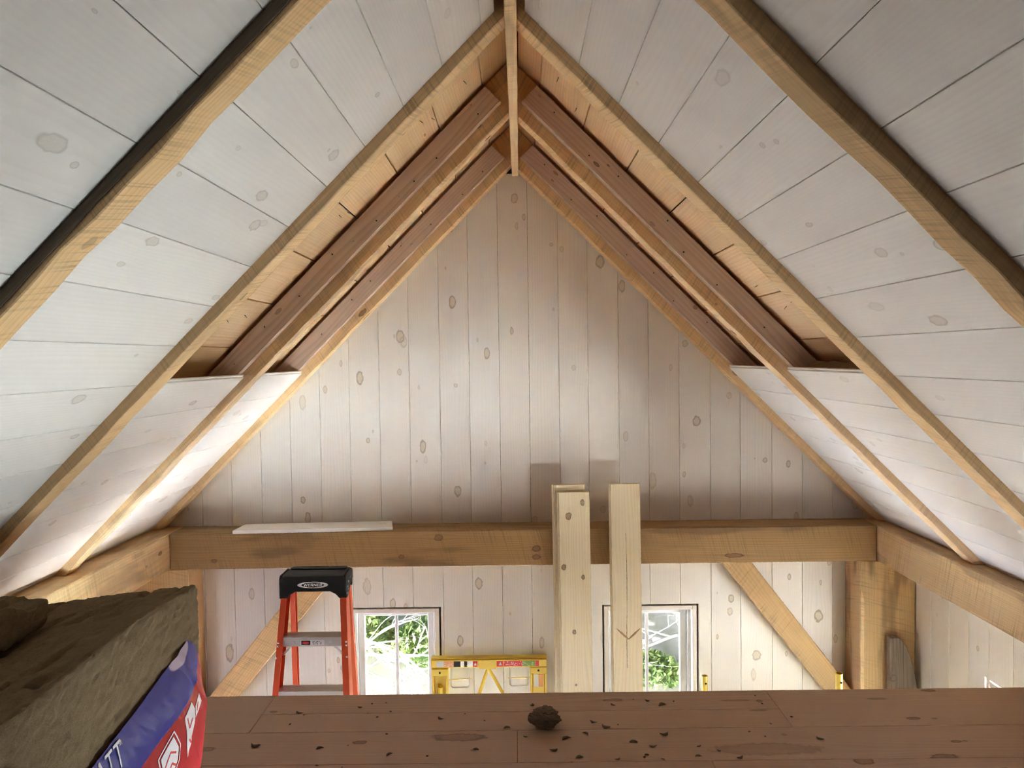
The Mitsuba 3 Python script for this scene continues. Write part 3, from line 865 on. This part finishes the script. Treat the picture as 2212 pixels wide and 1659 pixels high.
for x0, x1 in ((-0.172, -0.221), (-0.172, -0.095)):
    MB().add(*tube([[x0, YF + 0.013, -0.352], [x1 + (x1 - x0) * 0.8, YF + 0.013, -0.352 - 0.14 * 1.8]], 0.0095, 12)).put(part(SC, 'strut'), 'm_yellow', uv=False)

for x, y, zt3, lab in ((1.012, 4.10, -0.400, 'yellow scaffold tube end beside the right window'), (1.470, 3.45, -0.118, 'yellow scaffold tube end in front of the right brace')):
    kk = thing('scaffold_tube', lab, 'tube')
    n = 18
    w = np.arange(n) * 2 * np.pi / n
    R0, R1 = 0.0160, 0.0135
    V = np.vstack([np.c_[x + r_ * np.cos(w), y + r_ * np.sin(w), np.full(n, z_)] for r_, z_ in ((R0, -2.05), (R0, zt3), (R1, zt3), (R1, zt3 - 0.3))])
    F = [[k * n + i, k * n + (i + 1) % n, (k + 1) * n + (i + 1) % n] for k in range(3) for i in range(n)] + [[k * n + i, (k + 1) * n + (i + 1) % n, (k + 1) * n + i] for k in range(3) for i in range(n)]
    MB().add(V, F).put(part(kk, 'tube'), 'm_yellow', smooth=40, uv=False)
    c = trimesh.creation.cylinder(0.0052, 0.004, sections=14)
    c.apply_transform(trimesh.transformations.rotation_matrix(np.pi / 2, [1, 0, 0]))
    c.apply_translation([x + 0.003, y - 0.0145, zt3 - 0.038])
    MB().tm(c).put(part(kk, 'pin_hole'), 'm_black', uv=False)

# ------------------------------------------------------------------ loose boards
def tg_board(label, x0, x1, y0, t, ztop, lean, manual, knots=0, group=None):
    """tongue and groove board standing upright, tongue on its left edge"""
    kk = thing('loose_board', label, 'board')
    bid = board(-0.5, ztop, x0, x1, knots=knots, tone=0.02, manual=manual, warm=0.4)
    ang = lean
    fr = frame([0, y0, 0], [-ang, 0, 1], [1, 0, ang], [0, 1, 0])
    p = MB()
    p.add(*slab(rect(-2.04, ztop, x0 + 0.010, x1), t, 0.0012, fr, bid, True))
    fr2 = fr.copy()
    fr2[1, 3] += t * 0.36
    p.add(*slab(rect(-2.04, ztop, x0, x0 + 0.012), t * 0.30, 0.0008, fr2, bid, True))
    p.put(part(kk, 'board'), 'm_raw')
    return kk


LN = 0.0075
tg_board('raw pine board with dark round knots, leaning in front of the beam', 0.213, 0.385, 3.960, 0.0185, 0.640, LN,
         [(0.515, 0.273, 0.017, 0.014, 1), (0.585, 0.348, 0.016, 0.010, 0.9), (0.245, 0.243, 0.014, 0.012, 1), (0.19, 0.344, 0.011, 0.008, 1), (-0.10, 0.292, 0.011, 0.009, 1), (-0.385, 0.297, 0.006, 0.006, 1)])
tg_board('pale board standing directly behind the knotty loose board', 0.188, 0.362, 3.984, 0.0185, 0.677, 0.006, [], 0)
tg_board('pale raw board with a central crack and V shaped knot, before the right window', 0.486, 0.650, 3.960, 0.0185, 0.679, LN, [])
kc = f'loose_board_002' if 'loose_board_002__board' in scene else 'loose_board'
# check and V-shaped spike knot of the clean board
ck = MB()
fr = frame([0, 3.9598, 0], [-LN, 0, 1], [1, 0, LN], [0, -1, 0])
zc = np.linspace(0.42, -0.30, 40)
wv = 0.0022 * np.abs(np.sin(zc * 9)) + 0.0006
xx = 0.571 + 0.003 * np.sin(zc * 7)
poly = Polygon(np.vstack([np.c_[zc, xx - wv / 2], np.c_[zc, xx + wv / 2][::-1]])).buffer(0)
for g in getattr(poly, 'geoms', [poly]):
    e_ = trimesh.creation.extrude_polygon(g, 0.0004, engine='earcut')
    ck.add(np.asarray(e_.vertices) @ fr[:3, :3].T + fr[:3, 3], e_.faces)
ck.put(part(kc, 'check'), 'm_wane', uv=False)
kn = MB()
for sgn in (-1, 1):
    x0, z0, x1, z1 = 0.578, -0.145, 0.578 + sgn * 0.065, -0.085
    d = np.array([z1 - z0, x1 - x0]); L = np.hypot(*d); d /= L; nn = np.array([-d[1], d[0]])
    tt = np.linspace(0, 1, 14)
    wd = 0.010 * np.sin(np.pi * np.clip(0.15 + tt * 0.85, 0, 1)) ** 0.7
    c0 = np.array([z0, x0])[None] + tt[:, None] * L * d
    e_ = trimesh.creation.extrude_polygon(Polygon(np.vstack([c0 + wd[:, None] * nn * 0.5, (c0 - wd[:, None] * nn * 0.5)[::-1]])).buffer(0), 0.0005, engine='earcut')
    kn.add(np.asarray(e_.vertices) @ fr[:3, :3].T + fr[:3, 3], e_.faces)
bsdf('m_spike', (0.27, 0.145, 0.075), 0.8, 0.2)
kn.put(part(kc, 'knot'), 'm_spike', uv=False)

# white offcut on the beam
kk = thing('plank_offcut', 'short whitewashed plank lying on top of the beam', 'board')
a_ = 0.046
fr = frame([-1.51, 3.988, 0.4565], [1, a_, 0], [-a_, 1, 0], [0, 0, -1])
poly = [(0.0, 0.0), (0.845, 0.0), (0.822, 0.158), (0.02, 0.158)]
MB().add(*slab(poly, 0.0185, 0.0015, fr, board(0, 0.84, 0, 0.16, knots=0, manual=[(0.62, 0.06, 0.02, 0.008, 0.4), (0.78, 0.09, 0.02, 0.01, 0.5)], warm=0.3), True)).put(part(kk, 'board'), 'm_ceiling')

# weathered slab against the right post
kk = thing('weathered_slab', 'grey weathered wood slab with a curved edge leaning on the right post', 'board')
arc = [(-1.5, 1.953), (-0.150, 1.953), (-0.146, 1.985), (-0.150, 2.004), (-0.168, 2.022), (-0.20, 2.042), (-0.25, 2.061), (-0.32, 2.080), (-0.41, 2.097), (-0.6, 2.108), (-1.5, 2.110)]
arc = [(u, v_ + 0.0) for u, v_ in arc]
MB().add(*slab(arc, 0.045, 0.004, frame([0, 3.955, 0], [0, 0, 1], [1, 0, 0], [0, 1, 0]), board(-0.6, -0.1, 1.95, 2.1, knots=1, tone=0.02), True)).put(part(kk, 'slab'), 'm_weathered')

# ------------------------------------------------------------------ insulation and its bag
def rock(p, n, uv):
    f = fbm(p.x * 40, p.y * 40, p.z * 60, 4)
    g = noise(p.x * 400, p.y * 400, p.z * 400)
    c = mix((0.038, 0.026, 0.015), (0.080, 0.057, 0.034), f)
    return c * (0.75 + 0.5 * g)


bsdf('m_rockwool', mikit.proc(rock), 0.95, 0.05)


def fibre_box(x0, x1, y0, y1, z0, z1, step, shape=None, amp=0.006, furrow=0.013, seed=1):
    m = trimesh.creation.box(bounds=[[x0, y0, z0], [x1, y1, z1]])
    nx, ny, nz = (max(2, int((b_ - a_) / step)) for a_, b_ in ((x0, x1), (y0, y1), (z0, z1)))
    V, F = [], []

    def grid(o, e1, e2, n1, n2):
        base = sum(len(q) for q in V)
        a, b_ = np.meshgrid(np.linspace(0, 1, n1 + 1), np.linspace(0, 1, n2 + 1), indexing='ij')
        V.append((np.array(o) + a[..., None] * np.array(e1) + b_[..., None] * np.array(e2)).reshape(-1, 3))
        i, j = np.meshgrid(np.arange(n1), np.arange(n2), indexing='ij')
        k = (i * (n2 + 1) + j).ravel() + base
        F.append(np.vstack([np.c_[k, k + n2 + 1, k + n2 + 2], np.c_[k, k + n2 + 2, k + 1]]))

    dx, dy, dz = x1 - x0, y1 - y0, z1 - z0
    grid([x0, y0, z1], [dx, 0, 0], [0, dy, 0], nx, ny)
    grid([x1, y0, z0], [0, dy, 0], [0, 0, dz], ny, nz)
    grid([x0, y0, z0], [0, 0, dz], [0, dy, 0], nz, ny)
    grid([x0, y1, z0], [0, 0, dz], [dx, 0, 0], nz, nx)
    grid([x0, y0, z0], [dx, 0, 0], [0, 0, dz], nx, nz)
    grid([x0, y0, z0], [0, dy, 0], [dx, 0, 0], ny, nx)
    V, F = np.vstack(V), np.vstack(F)
    c = np.array([(x0 + x1) / 2, (y0 + y1) / 2, (z0 + z1) / 2])
    h = np.array([dx, dy, dz]) / 2
    # rounded corners
    q = (V - c) / h
    r = 0.018
    inner = np.clip(V - c, -(h - r), h - r)
    dlt = (V - c) - inner
    ln = np.linalg.norm(dlt, axis=1, keepdims=True)
    nrm = np.where(ln > 1e-9, dlt / np.maximum(ln, 1e-9), 0)
    P = c + inner + nrm * r
    top = (nrm[:, 2:3] > 0.7)
    d = amp * (2 * meshkit.fbm(P * [60, 60, 60], 4, seed)[:, None] - 1) + 0.5 * amp * (2 * meshkit.fbm(P * 190, 2, seed + 5)[:, None] - 1)
    pit = np.clip(meshkit.fbm(P * [26, 9, 30], 4, seed + 9) - 0.56, 0, 1)[:, None] * furrow * 9
    d = d - np.where(top, pit, pit * 0.35)
    P = P + nrm * d
    if shape is not None:
        P = shape(P)
    return P, F


def sag(P):
    P = P.copy()
    k = np.clip((P[:, 2] - 0.35) / 0.30, 0, 1)
    P[:, 2] += k * (-0.155 * (-1.01 - P[:, 0]) + 0.010 * np.sin(P[:, 1] * 6 + P[:, 0] * 4))
    return P


kk = thing('insulation_batt', 'thick brown mineral wool batt lying in the opened red and blue bag', 'insulation')
P, Fq = fibre_box(-1.60, -1.007, 1.12, 2.372, 0.36, 0.660, 0.0065, sag)
scene[part(kk, 'wool')] = mikit.ply((P, Fq), 'm_rockwool', smooth=True)
kk = thing('insulation_piece', 'torn loose piece of mineral wool on top of the batt', 'insulation')


def lump(P):
    P = P.copy()
    P += 0.03 * (2 * np.c_[meshkit.fbm(P * 9, 3, 3), meshkit.fbm(P * 9, 3, 4), meshkit.fbm(P * 11, 3, 5)] - 1)
    return P


P, Fq = fibre_box(-1.645, -1.285, 1.74, 2.06, 0.628, 0.715, 0.008, lump, amp=0.006, furrow=0.012, seed=21)
m = trimesh.Trimesh(P, Fq, process=False)
m.merge_vertices(digits_vertex=5)
scene[part(kk, 'wool')] = mikit.ply(m, 'm_rockwool', smooth=True)

# bag: a rounded plastic sleeve round the lower batts, its rim sloping down towards the camera
BX, BY, HA, HB = -1.312, 1.755, 0.338, 0.642


def rim(y):
    return 0.520 - 0.165 * (2.39 - y)


def bag_points(th, z):
    k = np.clip(z / 0.12, 0, 1)
    grow = -0.075 * (1 - np.sqrt(np.clip(1 - (1 - k) ** 2, 0, 1)))
    bulge = 0.018 * np.sin(np.pi * np.clip(z / 0.52, 0, 1)) ** 0.8
    yr = BY + HB * np.sign(np.sin(th)) * np.abs(np.sin(th)) ** (2 / 9.0)
    tuck = -0.018 * np.clip((z - (rim(yr) - 0.11)) / 0.11, 0, 1) ** 1.5
    bulge = bulge + tuck
    a, b_ = HA - 0.012 + grow + bulge, HB - 0.012 + grow + bulge
    c, s_ = np.cos(th), np.sin(th)
    e = 2 / 9.0
    x = BX + a * np.sign(c) * np.abs(c) ** e
    y = BY + b_ * np.sign(s_) * np.abs(s_) ** e
    w = 0.0035 * np.sin(9 * y + 22 * z) * np.clip(z / 0.1, 0, 1) + 0.004 * (2 * meshkit.fbm(np.stack([x * 7, y * 7, z * 5], -1), 3, 8) - 1)
    w = w + 0.004 * np.clip(meshkit.noise(np.stack([y * 22 + z * 16, z * 3, x * 2], -1), 4) - 0.6, 0, 1) * 4 * np.clip((y - 2.05) / 0.2, 0, 1)
    n = np.stack([np.sign(c) * np.abs(c) ** (2 - e), np.sign(s_) * np.abs(s_) ** (2 - e)], -1)
    n /= np.maximum(np.linalg.norm(n, axis=-1, keepdims=True), 1e-9)
    return np.stack([x + n[..., 0] * w, y + n[..., 1] * w, z + 0 * x], -1)


tg = np.linspace(0, 2 * np.pi, 721)[:-1]
# denser near the corners
ku, kv = 721 - 1, 90
tt = np.linspace(0, 1, kv)
ct, sn = np.cos(tg), np.sin(tg)
ybase = BY + HB * np.sign(sn) * np.abs(sn) ** (2 / 9.0)
Zt = rim(ybase)
TH, TT = np.meshgrid(tg, tt, indexing='ij')
ZZ = 0.002 + (Zt[:, None] - 0.002) * TT
PB = bag_points(TH, ZZ)
UVB = np.stack([PB[..., 1], np.broadcast_to(Zt[:, None], ZZ.shape) - ZZ], -1)
ii, jj = np.meshgrid(np.arange(ku), np.arange(kv - 1), indexing='ij')
k0 = (ii * kv + jj).ravel()
k1 = (((ii + 1) % ku) * kv + jj).ravel()
FB = np.vstack([np.c_[k0, k1, k1 + 1], np.c_[k0, k1 + 1, k0 + 1]])


def bag_print(p, n, uv):
    y, d = mi.Float(uv.x), mi.Float(uv.y)
    band = 0.128 - 0.066 * smoothstep(2.20, 2.40, y)
    c = mix((0.006, 0.010, 0.070), (0.120, 0.006, 0.008), smoothstep(band - 0.0008, band + 0.0008, d))
    # pale milky patch of unprinted plastic by the rim
    e = dr.sqrt(dr.square((y - 2.21) / 0.075) + dr.square((d - 0.004) / 0.030))
    return mix(c, (0.26, 0.20, 0.24), 0.75 * (1 - smoothstep(0.85, 1.0, e)))


def crinkle(p, n, uv):
    return fbm(p.y * 26 + p.z * 14, p.z * 9 + 3, p.x * 12, 3) + 0.4 * noise(p.y * 60 + p.z * 45, p.z * 12, 0.0)


BAG = thing('insulation_bag', 'red plastic insulation bag with a blue band, on the loft floor', 'bag')
bsdf('m_bag', mikit.proc(bag_print), 0.16, 0.6, clear=0.6, bump=(crinkle, 0.006, 2e-3))
scene[part(BAG, 'sleeve')] = mikit.ply((PB.reshape(-1, 3), FB), 'm_bag', smooth=True, uv=UVB.reshape(-1, 2))
bsdf('m_bagprint', (0.30, 0.28, 0.30), 0.25, 0.5)
bsdf('m_bagprint_red', (0.24, 0.03, 0.03), 0.25, 0.5)


def bag_x(y, z):
    """x of the bag's right wall at (y, z)"""
    sx = np.clip((y - BY) / (HB + 0.0), -0.999, 0.999)
    th_ = np.arcsin(np.sign(sx) * np.abs(sx) ** 4.5)
    for _ in range(12):
        pt = bag_points(th_, z)
        err = y - pt[..., 1]
        sgn = np.sign(np.sin(th_) + 1e-9)
        s_now = (pt[..., 1] - BY) / HB
        s_new = np.clip(s_now + err / HB, -0.9995, 0.9995)
        th_ = np.arcsin(np.sign(s_new) * np.abs(s_new) ** 4.5)
    return bag_points(th_, z)[..., 0]


def on_bag(mesh, off=0.0012):
    """drapes a flat mesh drawn in (y, z) over the bag's right wall"""
    v, f = trimesh.remesh.subdivide_to_size(mesh.vertices, mesh.faces, 0.012)
    v = np.asarray(v)
    return np.c_[bag_x(v[:, 0], v[:, 1]) + off + v[:, 2], v[:, 0], v[:, 1]], f


ltr = MB()
t_ = meshkit.text_mesh('BATT', 0.062, 0.0006)
v = np.array(t_.vertices)
v[:, 0] *= 0.64
v[:, 0] += 1.700
v[:, 1] += rim(v[:, 0]) - 0.068
t_.vertices = v
ltr.add(*on_bag(t_))
t_ = meshkit.text_mesh('TM', 0.011, 0.0006)
v = np.array(t_.vertices) + [1.822, 0.408, 0]
t_.vertices = v
ltr.add(*on_bag(t_))
ltr.put(part(f'{BAG}__sleeve', 'lettering'), 'm_bagprint', uv=False)
labels[f'{BAG}__sleeve__lettering'] = {'label': 'white lettering BATT'}


def flat(poly, h=0.0006):
    return trimesh.creation.extrude_polygon(Polygon(poly), h, engine='earcut')


sh_out = np.array([(2.085, 0.322), (2.128, 0.262), (2.124, 0.220), (2.075, 0.175), (2.020, 0.215), (1.996, 0.285)])
cen = sh_out.mean(0)
em = MB()
em.add(*on_bag(trimesh.creation.extrude_polygon(Polygon(sh_out).difference(Polygon(cen + (sh_out - cen) * 0.92)), 0.0006, engine='earcut')))
em.add(*on_bag(flat(cen + (sh_out - cen) * 0.78)))
em.add(*on_bag(flat([(2.205, 0.348), (2.150, 0.326), (2.163, 0.262), (2.178, 0.195), (2.192, 0.232), (2.222, 0.283), (2.226, 0.318)])))
em.add(*on_bag(flat([(2.228, 0.290), (2.290, 0.312), (2.272, 0.345), (2.232, 0.322)])))
em.put(part(f'{BAG}__sleeve', 'emblem'), 'm_bagprint', uv=False)
rd = MB()
for a_, b2 in (((2.035, 0.240), (2.068, 0.268)), ((2.068, 0.268), (2.100, 0.252)), ((2.052, 0.215), (2.078, 0.232)), ((2.078, 0.232), (2.104, 0.212)), ((2.168, 0.316), (2.184, 0.280)), ((2.184, 0.280), (2.204, 0.300)), ((2.176, 0.250), (2.190, 0.235)), ((2.240, 0.306), (2.256, 0.326))):
    a_, b2 = np.array(a_), np.array(b2)
    d_ = (b2 - a_) / np.linalg.norm(b2 - a_)
    nn = np.array([-d_[1], d_[0]]) * 0.0028
    rd.add(*on_bag(flat([a_ + nn, b2 + nn, b2 - nn, a_ - nn]), 0.0022))
rd.put(part(f'{BAG}__sleeve', 'emblem_lines'), 'm_bagprint_red', uv=False)
labels[f'{BAG}__sleeve__emblem_lines'] = {'kind': 'stuff'}

# strip of insulation peeping out above the topmost right ceiling plank
kk = thing('insulation_strip', 'strip of brown insulation behind the top white plank in the right roof bay', 'insulation')
fr = roof(1, 0.0)
P, Fq = fibre_box(2.43, 3.16, 1.632, 1.80, 0.060, 0.125, 0.012, None, amp=0.006)
scene[part(kk, 'wool')] = mikit.ply((P @ fr[:3, :3].T + fr[:3, 3], Fq), 'm_rockwool', smooth=True)

# ------------------------------------------------------------------ scraps on the loft floor
kk = thing('insulation_clump', 'dark clump of mineral wool lying on the loft floor', 'insulation')
m = trimesh.creation.icosphere(5, 1.0)
v = np.array(m.vertices)
r_ = 0.55 + 0.9 * meshkit.fbm(v * 2.2 + 9, 4, 2) + 0.25 * meshkit.fbm(v * 9, 2, 6)
v = v * r_[:, None] * np.array([0.050, 0.042, 0.030]) / 1.05
v[:, 2] -= v[:, 2].min()
m.vertices = v + [0.092, 2.728, 0.0]
bsdf('m_clump', (0.055, 0.042, 0.03), 0.95, 0.05)
scene[part(kk, 'wool')] = mikit.ply(m, 'm_clump', smooth=True)
kk = 'floor_crumbs'
cr = MB()
spots = [(0.05, 2.90), (0.10, 2.88), (0.36, 2.90), (0.50, 2.93), (0.55, 2.90), (0.02, 2.66), (0.16, 2.65), (0.27, 2.76), (0.31, 2.72), (0.24, 2.68), (0.40, 2.62), (0.46, 2.58), (0.43, 2.53), (0.48, 2.50), (0.60, 2.52), (0.62, 2.58), (0.52, 2.66), (0.33, 2.50), (0.12, 2.56), (0.20, 2.52), (-0.05, 2.73), (-0.3, 2.80), (-0.62, 2.90), (-0.85, 2.86), (-0.7, 2.6), (-0.93, 2.61), (-0.15, 2.58), (-0.45, 2.55), (0.74, 2.50), (0.68, 2.55), (1.05, 2.62)]
spots += [(rng.uniform(-0.9, 1.1), rng.uniform(2.47, 2.98)) for _ in range(26)]
for i, (x, y) in enumerate(spots):
    big = i < 31
    m = trimesh.creation.icosphere(1, 1.0)
    v = np.array(m.vertices)
    v = v * (0.6 + 0.8 * meshkit.noise(v * 2 + i))[:, None] * (np.array([0.012, 0.0045, 0.003]) if big else np.array([0.004, 0.003, 0.002])) * rng.uniform(0.6, 1.4)
    if big:
        v[:, 1] += 6 * v[:, 0] ** 2 * rng.choice([-8, 8])
    a_ = rng.uniform(-0.9, 0.9)
    v = v @ np.array([[math.cos(a_), math.sin(a_), 0], [-math.sin(a_), math.cos(a_), 0], [0, 0, 1]])
    v[:, 2] -= v[:, 2].min()
    m.vertices = v + [x, y, 0.0]
    cr.tm(m)
cr.put(kk, 'm_clump', smooth=True, uv=False)
labels[kk] = {'label': 'dark crumbs of insulation and chips scattered over the loft floor', 'category': 'debris', 'kind': 'stuff'}

# ------------------------------------------------------------------ outside, seen through the two gable windows
gx = np.linspace(-9, 10, 60)
gy = np.r_[np.linspace(4.4, 16, 50), 22, 30]
GX, GY = np.meshgrid(gx, gy, indexing='ij')


def ground_z(x, y):
    s_ = np.clip((y - 5.6) / 9.0, 0, 1)
    return -2.25 + 6.2 * s_ ** 1.1 + 0.20 * (2 * meshkit.fbm(np.stack([x * 0.6, y * 0.6, 0 * x], -1), 3, 3) - 1) * np.clip((y - 5) / 2, 0, 1)


GZ = ground_z(GX, GY)
ii, jj = np.meshgrid(np.arange(len(gx) - 1), np.arange(len(gy) - 1), indexing='ij')
k0 = (ii * len(gy) + jj).ravel()
bsdf('m_ground', mikit.proc(lambda p, n, uv: mix((0.62, 0.58, 0.52), (0.36, 0.33, 0.24), smoothstep(0.5, 0.75, fbm(p.x * 2.2, p.y * 2.2, 0.0, 4)))), 0.9, 0.1)
struct('ground')
scene['ground'] = mikit.ply((np.c_[GX.ravel(), GY.ravel(), GZ.ravel()], np.vstack([np.c_[k0, k0 + len(gy), k0 + len(gy) + 1], np.c_[k0, k0 + len(gy) + 1, k0 + 1]])), 'm_ground', smooth=True)
bsdf('m_leaf', mikit.proc(lambda p, n, uv: mix((0.16, 0.30, 0.09), (0.40, 0.47, 0.16), noise(p.x * 7, p.y * 7, p.z * 7))), 0.6, 0.3)
bsdf('m_twig', (0.50, 0.46, 0.42), 0.8, 0.2)


def bush(label, cx, cy, rx, rz, n, seed):
    r = np.random.default_rng(seed)
    kk = thing('shrub', label, 'shrub')
    d = r.normal(size=(n, 3))
    d /= np.linalg.norm(d, axis=1, keepdims=True)
    rad = r.uniform(0.35, 1.0, n) ** 0.5
    p = d * rad[:, None] * [rx, rx * 0.8, rz]
    p[:, 2] = np.abs(p[:, 2])
    p += [cx, cy, float(ground_z(np.array(cx), np.array(cy))) + 0.05]
    a = r.normal(size=(n, 3)); a /= np.linalg.norm(a, axis=1, keepdims=True)
    b_ = np.cross(a, r.normal(size=(n, 3))); b_ /= np.linalg.norm(b_, axis=1, keepdims=True)
    L, W = r.uniform(0.05, 0.10, (n, 1)), r.uniform(0.02, 0.04, (n, 1))
    V = np.stack([p - a * L / 2, p + b_ * W / 2, p + a * L / 2, p - b_ * W / 2], 1).reshape(-1, 3)
    k_ = np.arange(n)[:, None] * 4
    F = np.vstack([k_ + [0, 1, 2], k_ + [0, 2, 3]])
    lf = part(kk, 'foliage')
    scene[lf] = mikit.ply((V, F), 'm_leaf')
    labels[lf] = {'kind': 'stuff'}
    st = MB()
    z0 = float(ground_z(np.array(cx), np.array(cy)))
    for _ in range(7):
        e_ = r.uniform(-1, 1, 3) * [rx * 0.7, rx * 0.5, 0] + [0, 0, rz * r.uniform(0.5, 0.95)]
        st.add(*tube([[cx, cy, z0 - 0.05], [cx + e_[0] * 0.4, cy + e_[1] * 0.4, z0 + e_[2] * 0.5], [cx + e_[0], cy + e_[1], z0 + e_[2]]], [0.02, 0.014, 0.005], 6))
    st.put(part(kk, 'stems'), 'm_twig', uv=False)
    return kk


def branches(label, x0, y0, z0, seed, reach):
    r = np.random.default_rng(seed)
    kk = thing('bare_branch', label, 'branch')
    b_ = MB()

    def grow(p, d, L, rad, lev):
        pts = [p]
        for _ in range(5):
            d = d + r.normal(size=3) * 0.16
            d = d / np.linalg.norm(d)
            pts.append(pts[-1] + d * L / 5)
        b_.add(*tube(pts, np.linspace(rad, rad * 0.55, 6), 6))
        if lev < 3:
            for q in (2, 3, 4, 5):
                dd = d + r.normal(size=3) * 0.55
                grow(pts[q], dd / np.linalg.norm(dd), L * r.uniform(0.45, 0.7), rad * 0.55, lev + 1)

    for k in range(4):
        dd = np.array(reach) + r.normal(size=3) * 0.35
        grow(np.array([x0, y0, z0 + 0.15 * k]), dd / np.linalg.norm(dd), r.uniform(0.9, 1.4), 0.018, 0)
    b_.put(part(kk, 'twigs'), 'm_twig', uv=False)
    labels[f'{kk}__twigs'] = {'kind': 'stuff'}


def shade_spruce(label, cx, cy, rad, h, n, seed):  # unseen tree, added to keep direct sun off the bank
    r = np.random.default_rng(seed)
    kk = thing('shade_spruce', label, 'shade_tree')
    z0 = float(ground_z(np.array(cx), np.array(cy)))
    t = 1 - np.sqrt(r.uniform(0, 1, n))
    a = r.uniform(0, 2 * np.pi, n)
    q = rad * (1 - t) * r.uniform(0.25, 1, n) ** 0.5
    p = np.c_[cx + q * np.cos(a), cy + q * np.sin(a), z0 + 0.4 + t * (h - 0.4) - 0.25 * q]
    d = np.c_[np.cos(a), np.sin(a), -0.35 + 0 * a]
    b_ = np.c_[-np.sin(a), np.cos(a), r.uniform(-0.3, 0.3, n)]
    L, W = r.uniform(0.25, 0.5, (n, 1)), r.uniform(0.08, 0.15, (n, 1))
    V = np.stack([p - d * L / 2, p + b_ * W / 2, p + d * L / 2, p - b_ * W / 2], 1).reshape(-1, 3)
    k_ = np.arange(n)[:, None] * 4
    lf = part(kk, 'foliage')
    scene[lf] = mikit.ply((V, np.vstack([k_ + [0, 1, 2], k_ + [0, 2, 3]])), 'm_needle')
    labels[lf] = {'kind': 'stuff'}
    MB().add(*tube([[cx, cy, z0 - 0.1], [cx, cy, z0 + h * 0.5], [cx, cy, z0 + h]], [0.16, 0.09, 0.02], 8)).put(part(kk, 'trunk'), 'm_twig', uv=False)


bsdf('m_needle', (0.06, 0.11, 0.05), 0.7, 0.2)
shade_spruce('unseen tree added beyond the right house corner to shade the bank', 8.0, 6.0, 3.4, 16.0, 22000, 31)
shade_spruce('second unseen tree added further back to shade the bank', 8.2, 9.6, 3.4, 16.0, 22000, 32)
shade_spruce('third unseen tree added between the other two to shade the bank', 11.5, 7.8, 3.6, 18.0, 20000, 33)
bush('leafy green shrub on the bank seen through the left window', -0.95, 7.7, 0.75, 0.9, 5000, 1)
bush('yellowish shrub in the right pane of the left window', -0.80, 6.9, 0.42, 0.35, 2200, 2)
bush('dense dark shrub behind the bare branches of the left window', -1.9, 8.3, 0.8, 1.0, 4500, 3)
bush('small shrub on the bright bank seen through the right window', 1.20, 6.7, 0.26, 0.25, 700, 4)
bush('low green shrub at the left edge of the left window view', -1.55, 7.0, 0.40, 0.45, 2200, 7)
branches('pale bare branches crossing the left pane of the left window', -1.95, 6.6, -1.35, 5, (1.0, 0.1, 0.35))
branches('pale tangled twigs at the top of the right window', 1.75, 6.5, -1.25, 6, (-0.9, 0.1, 0.1))
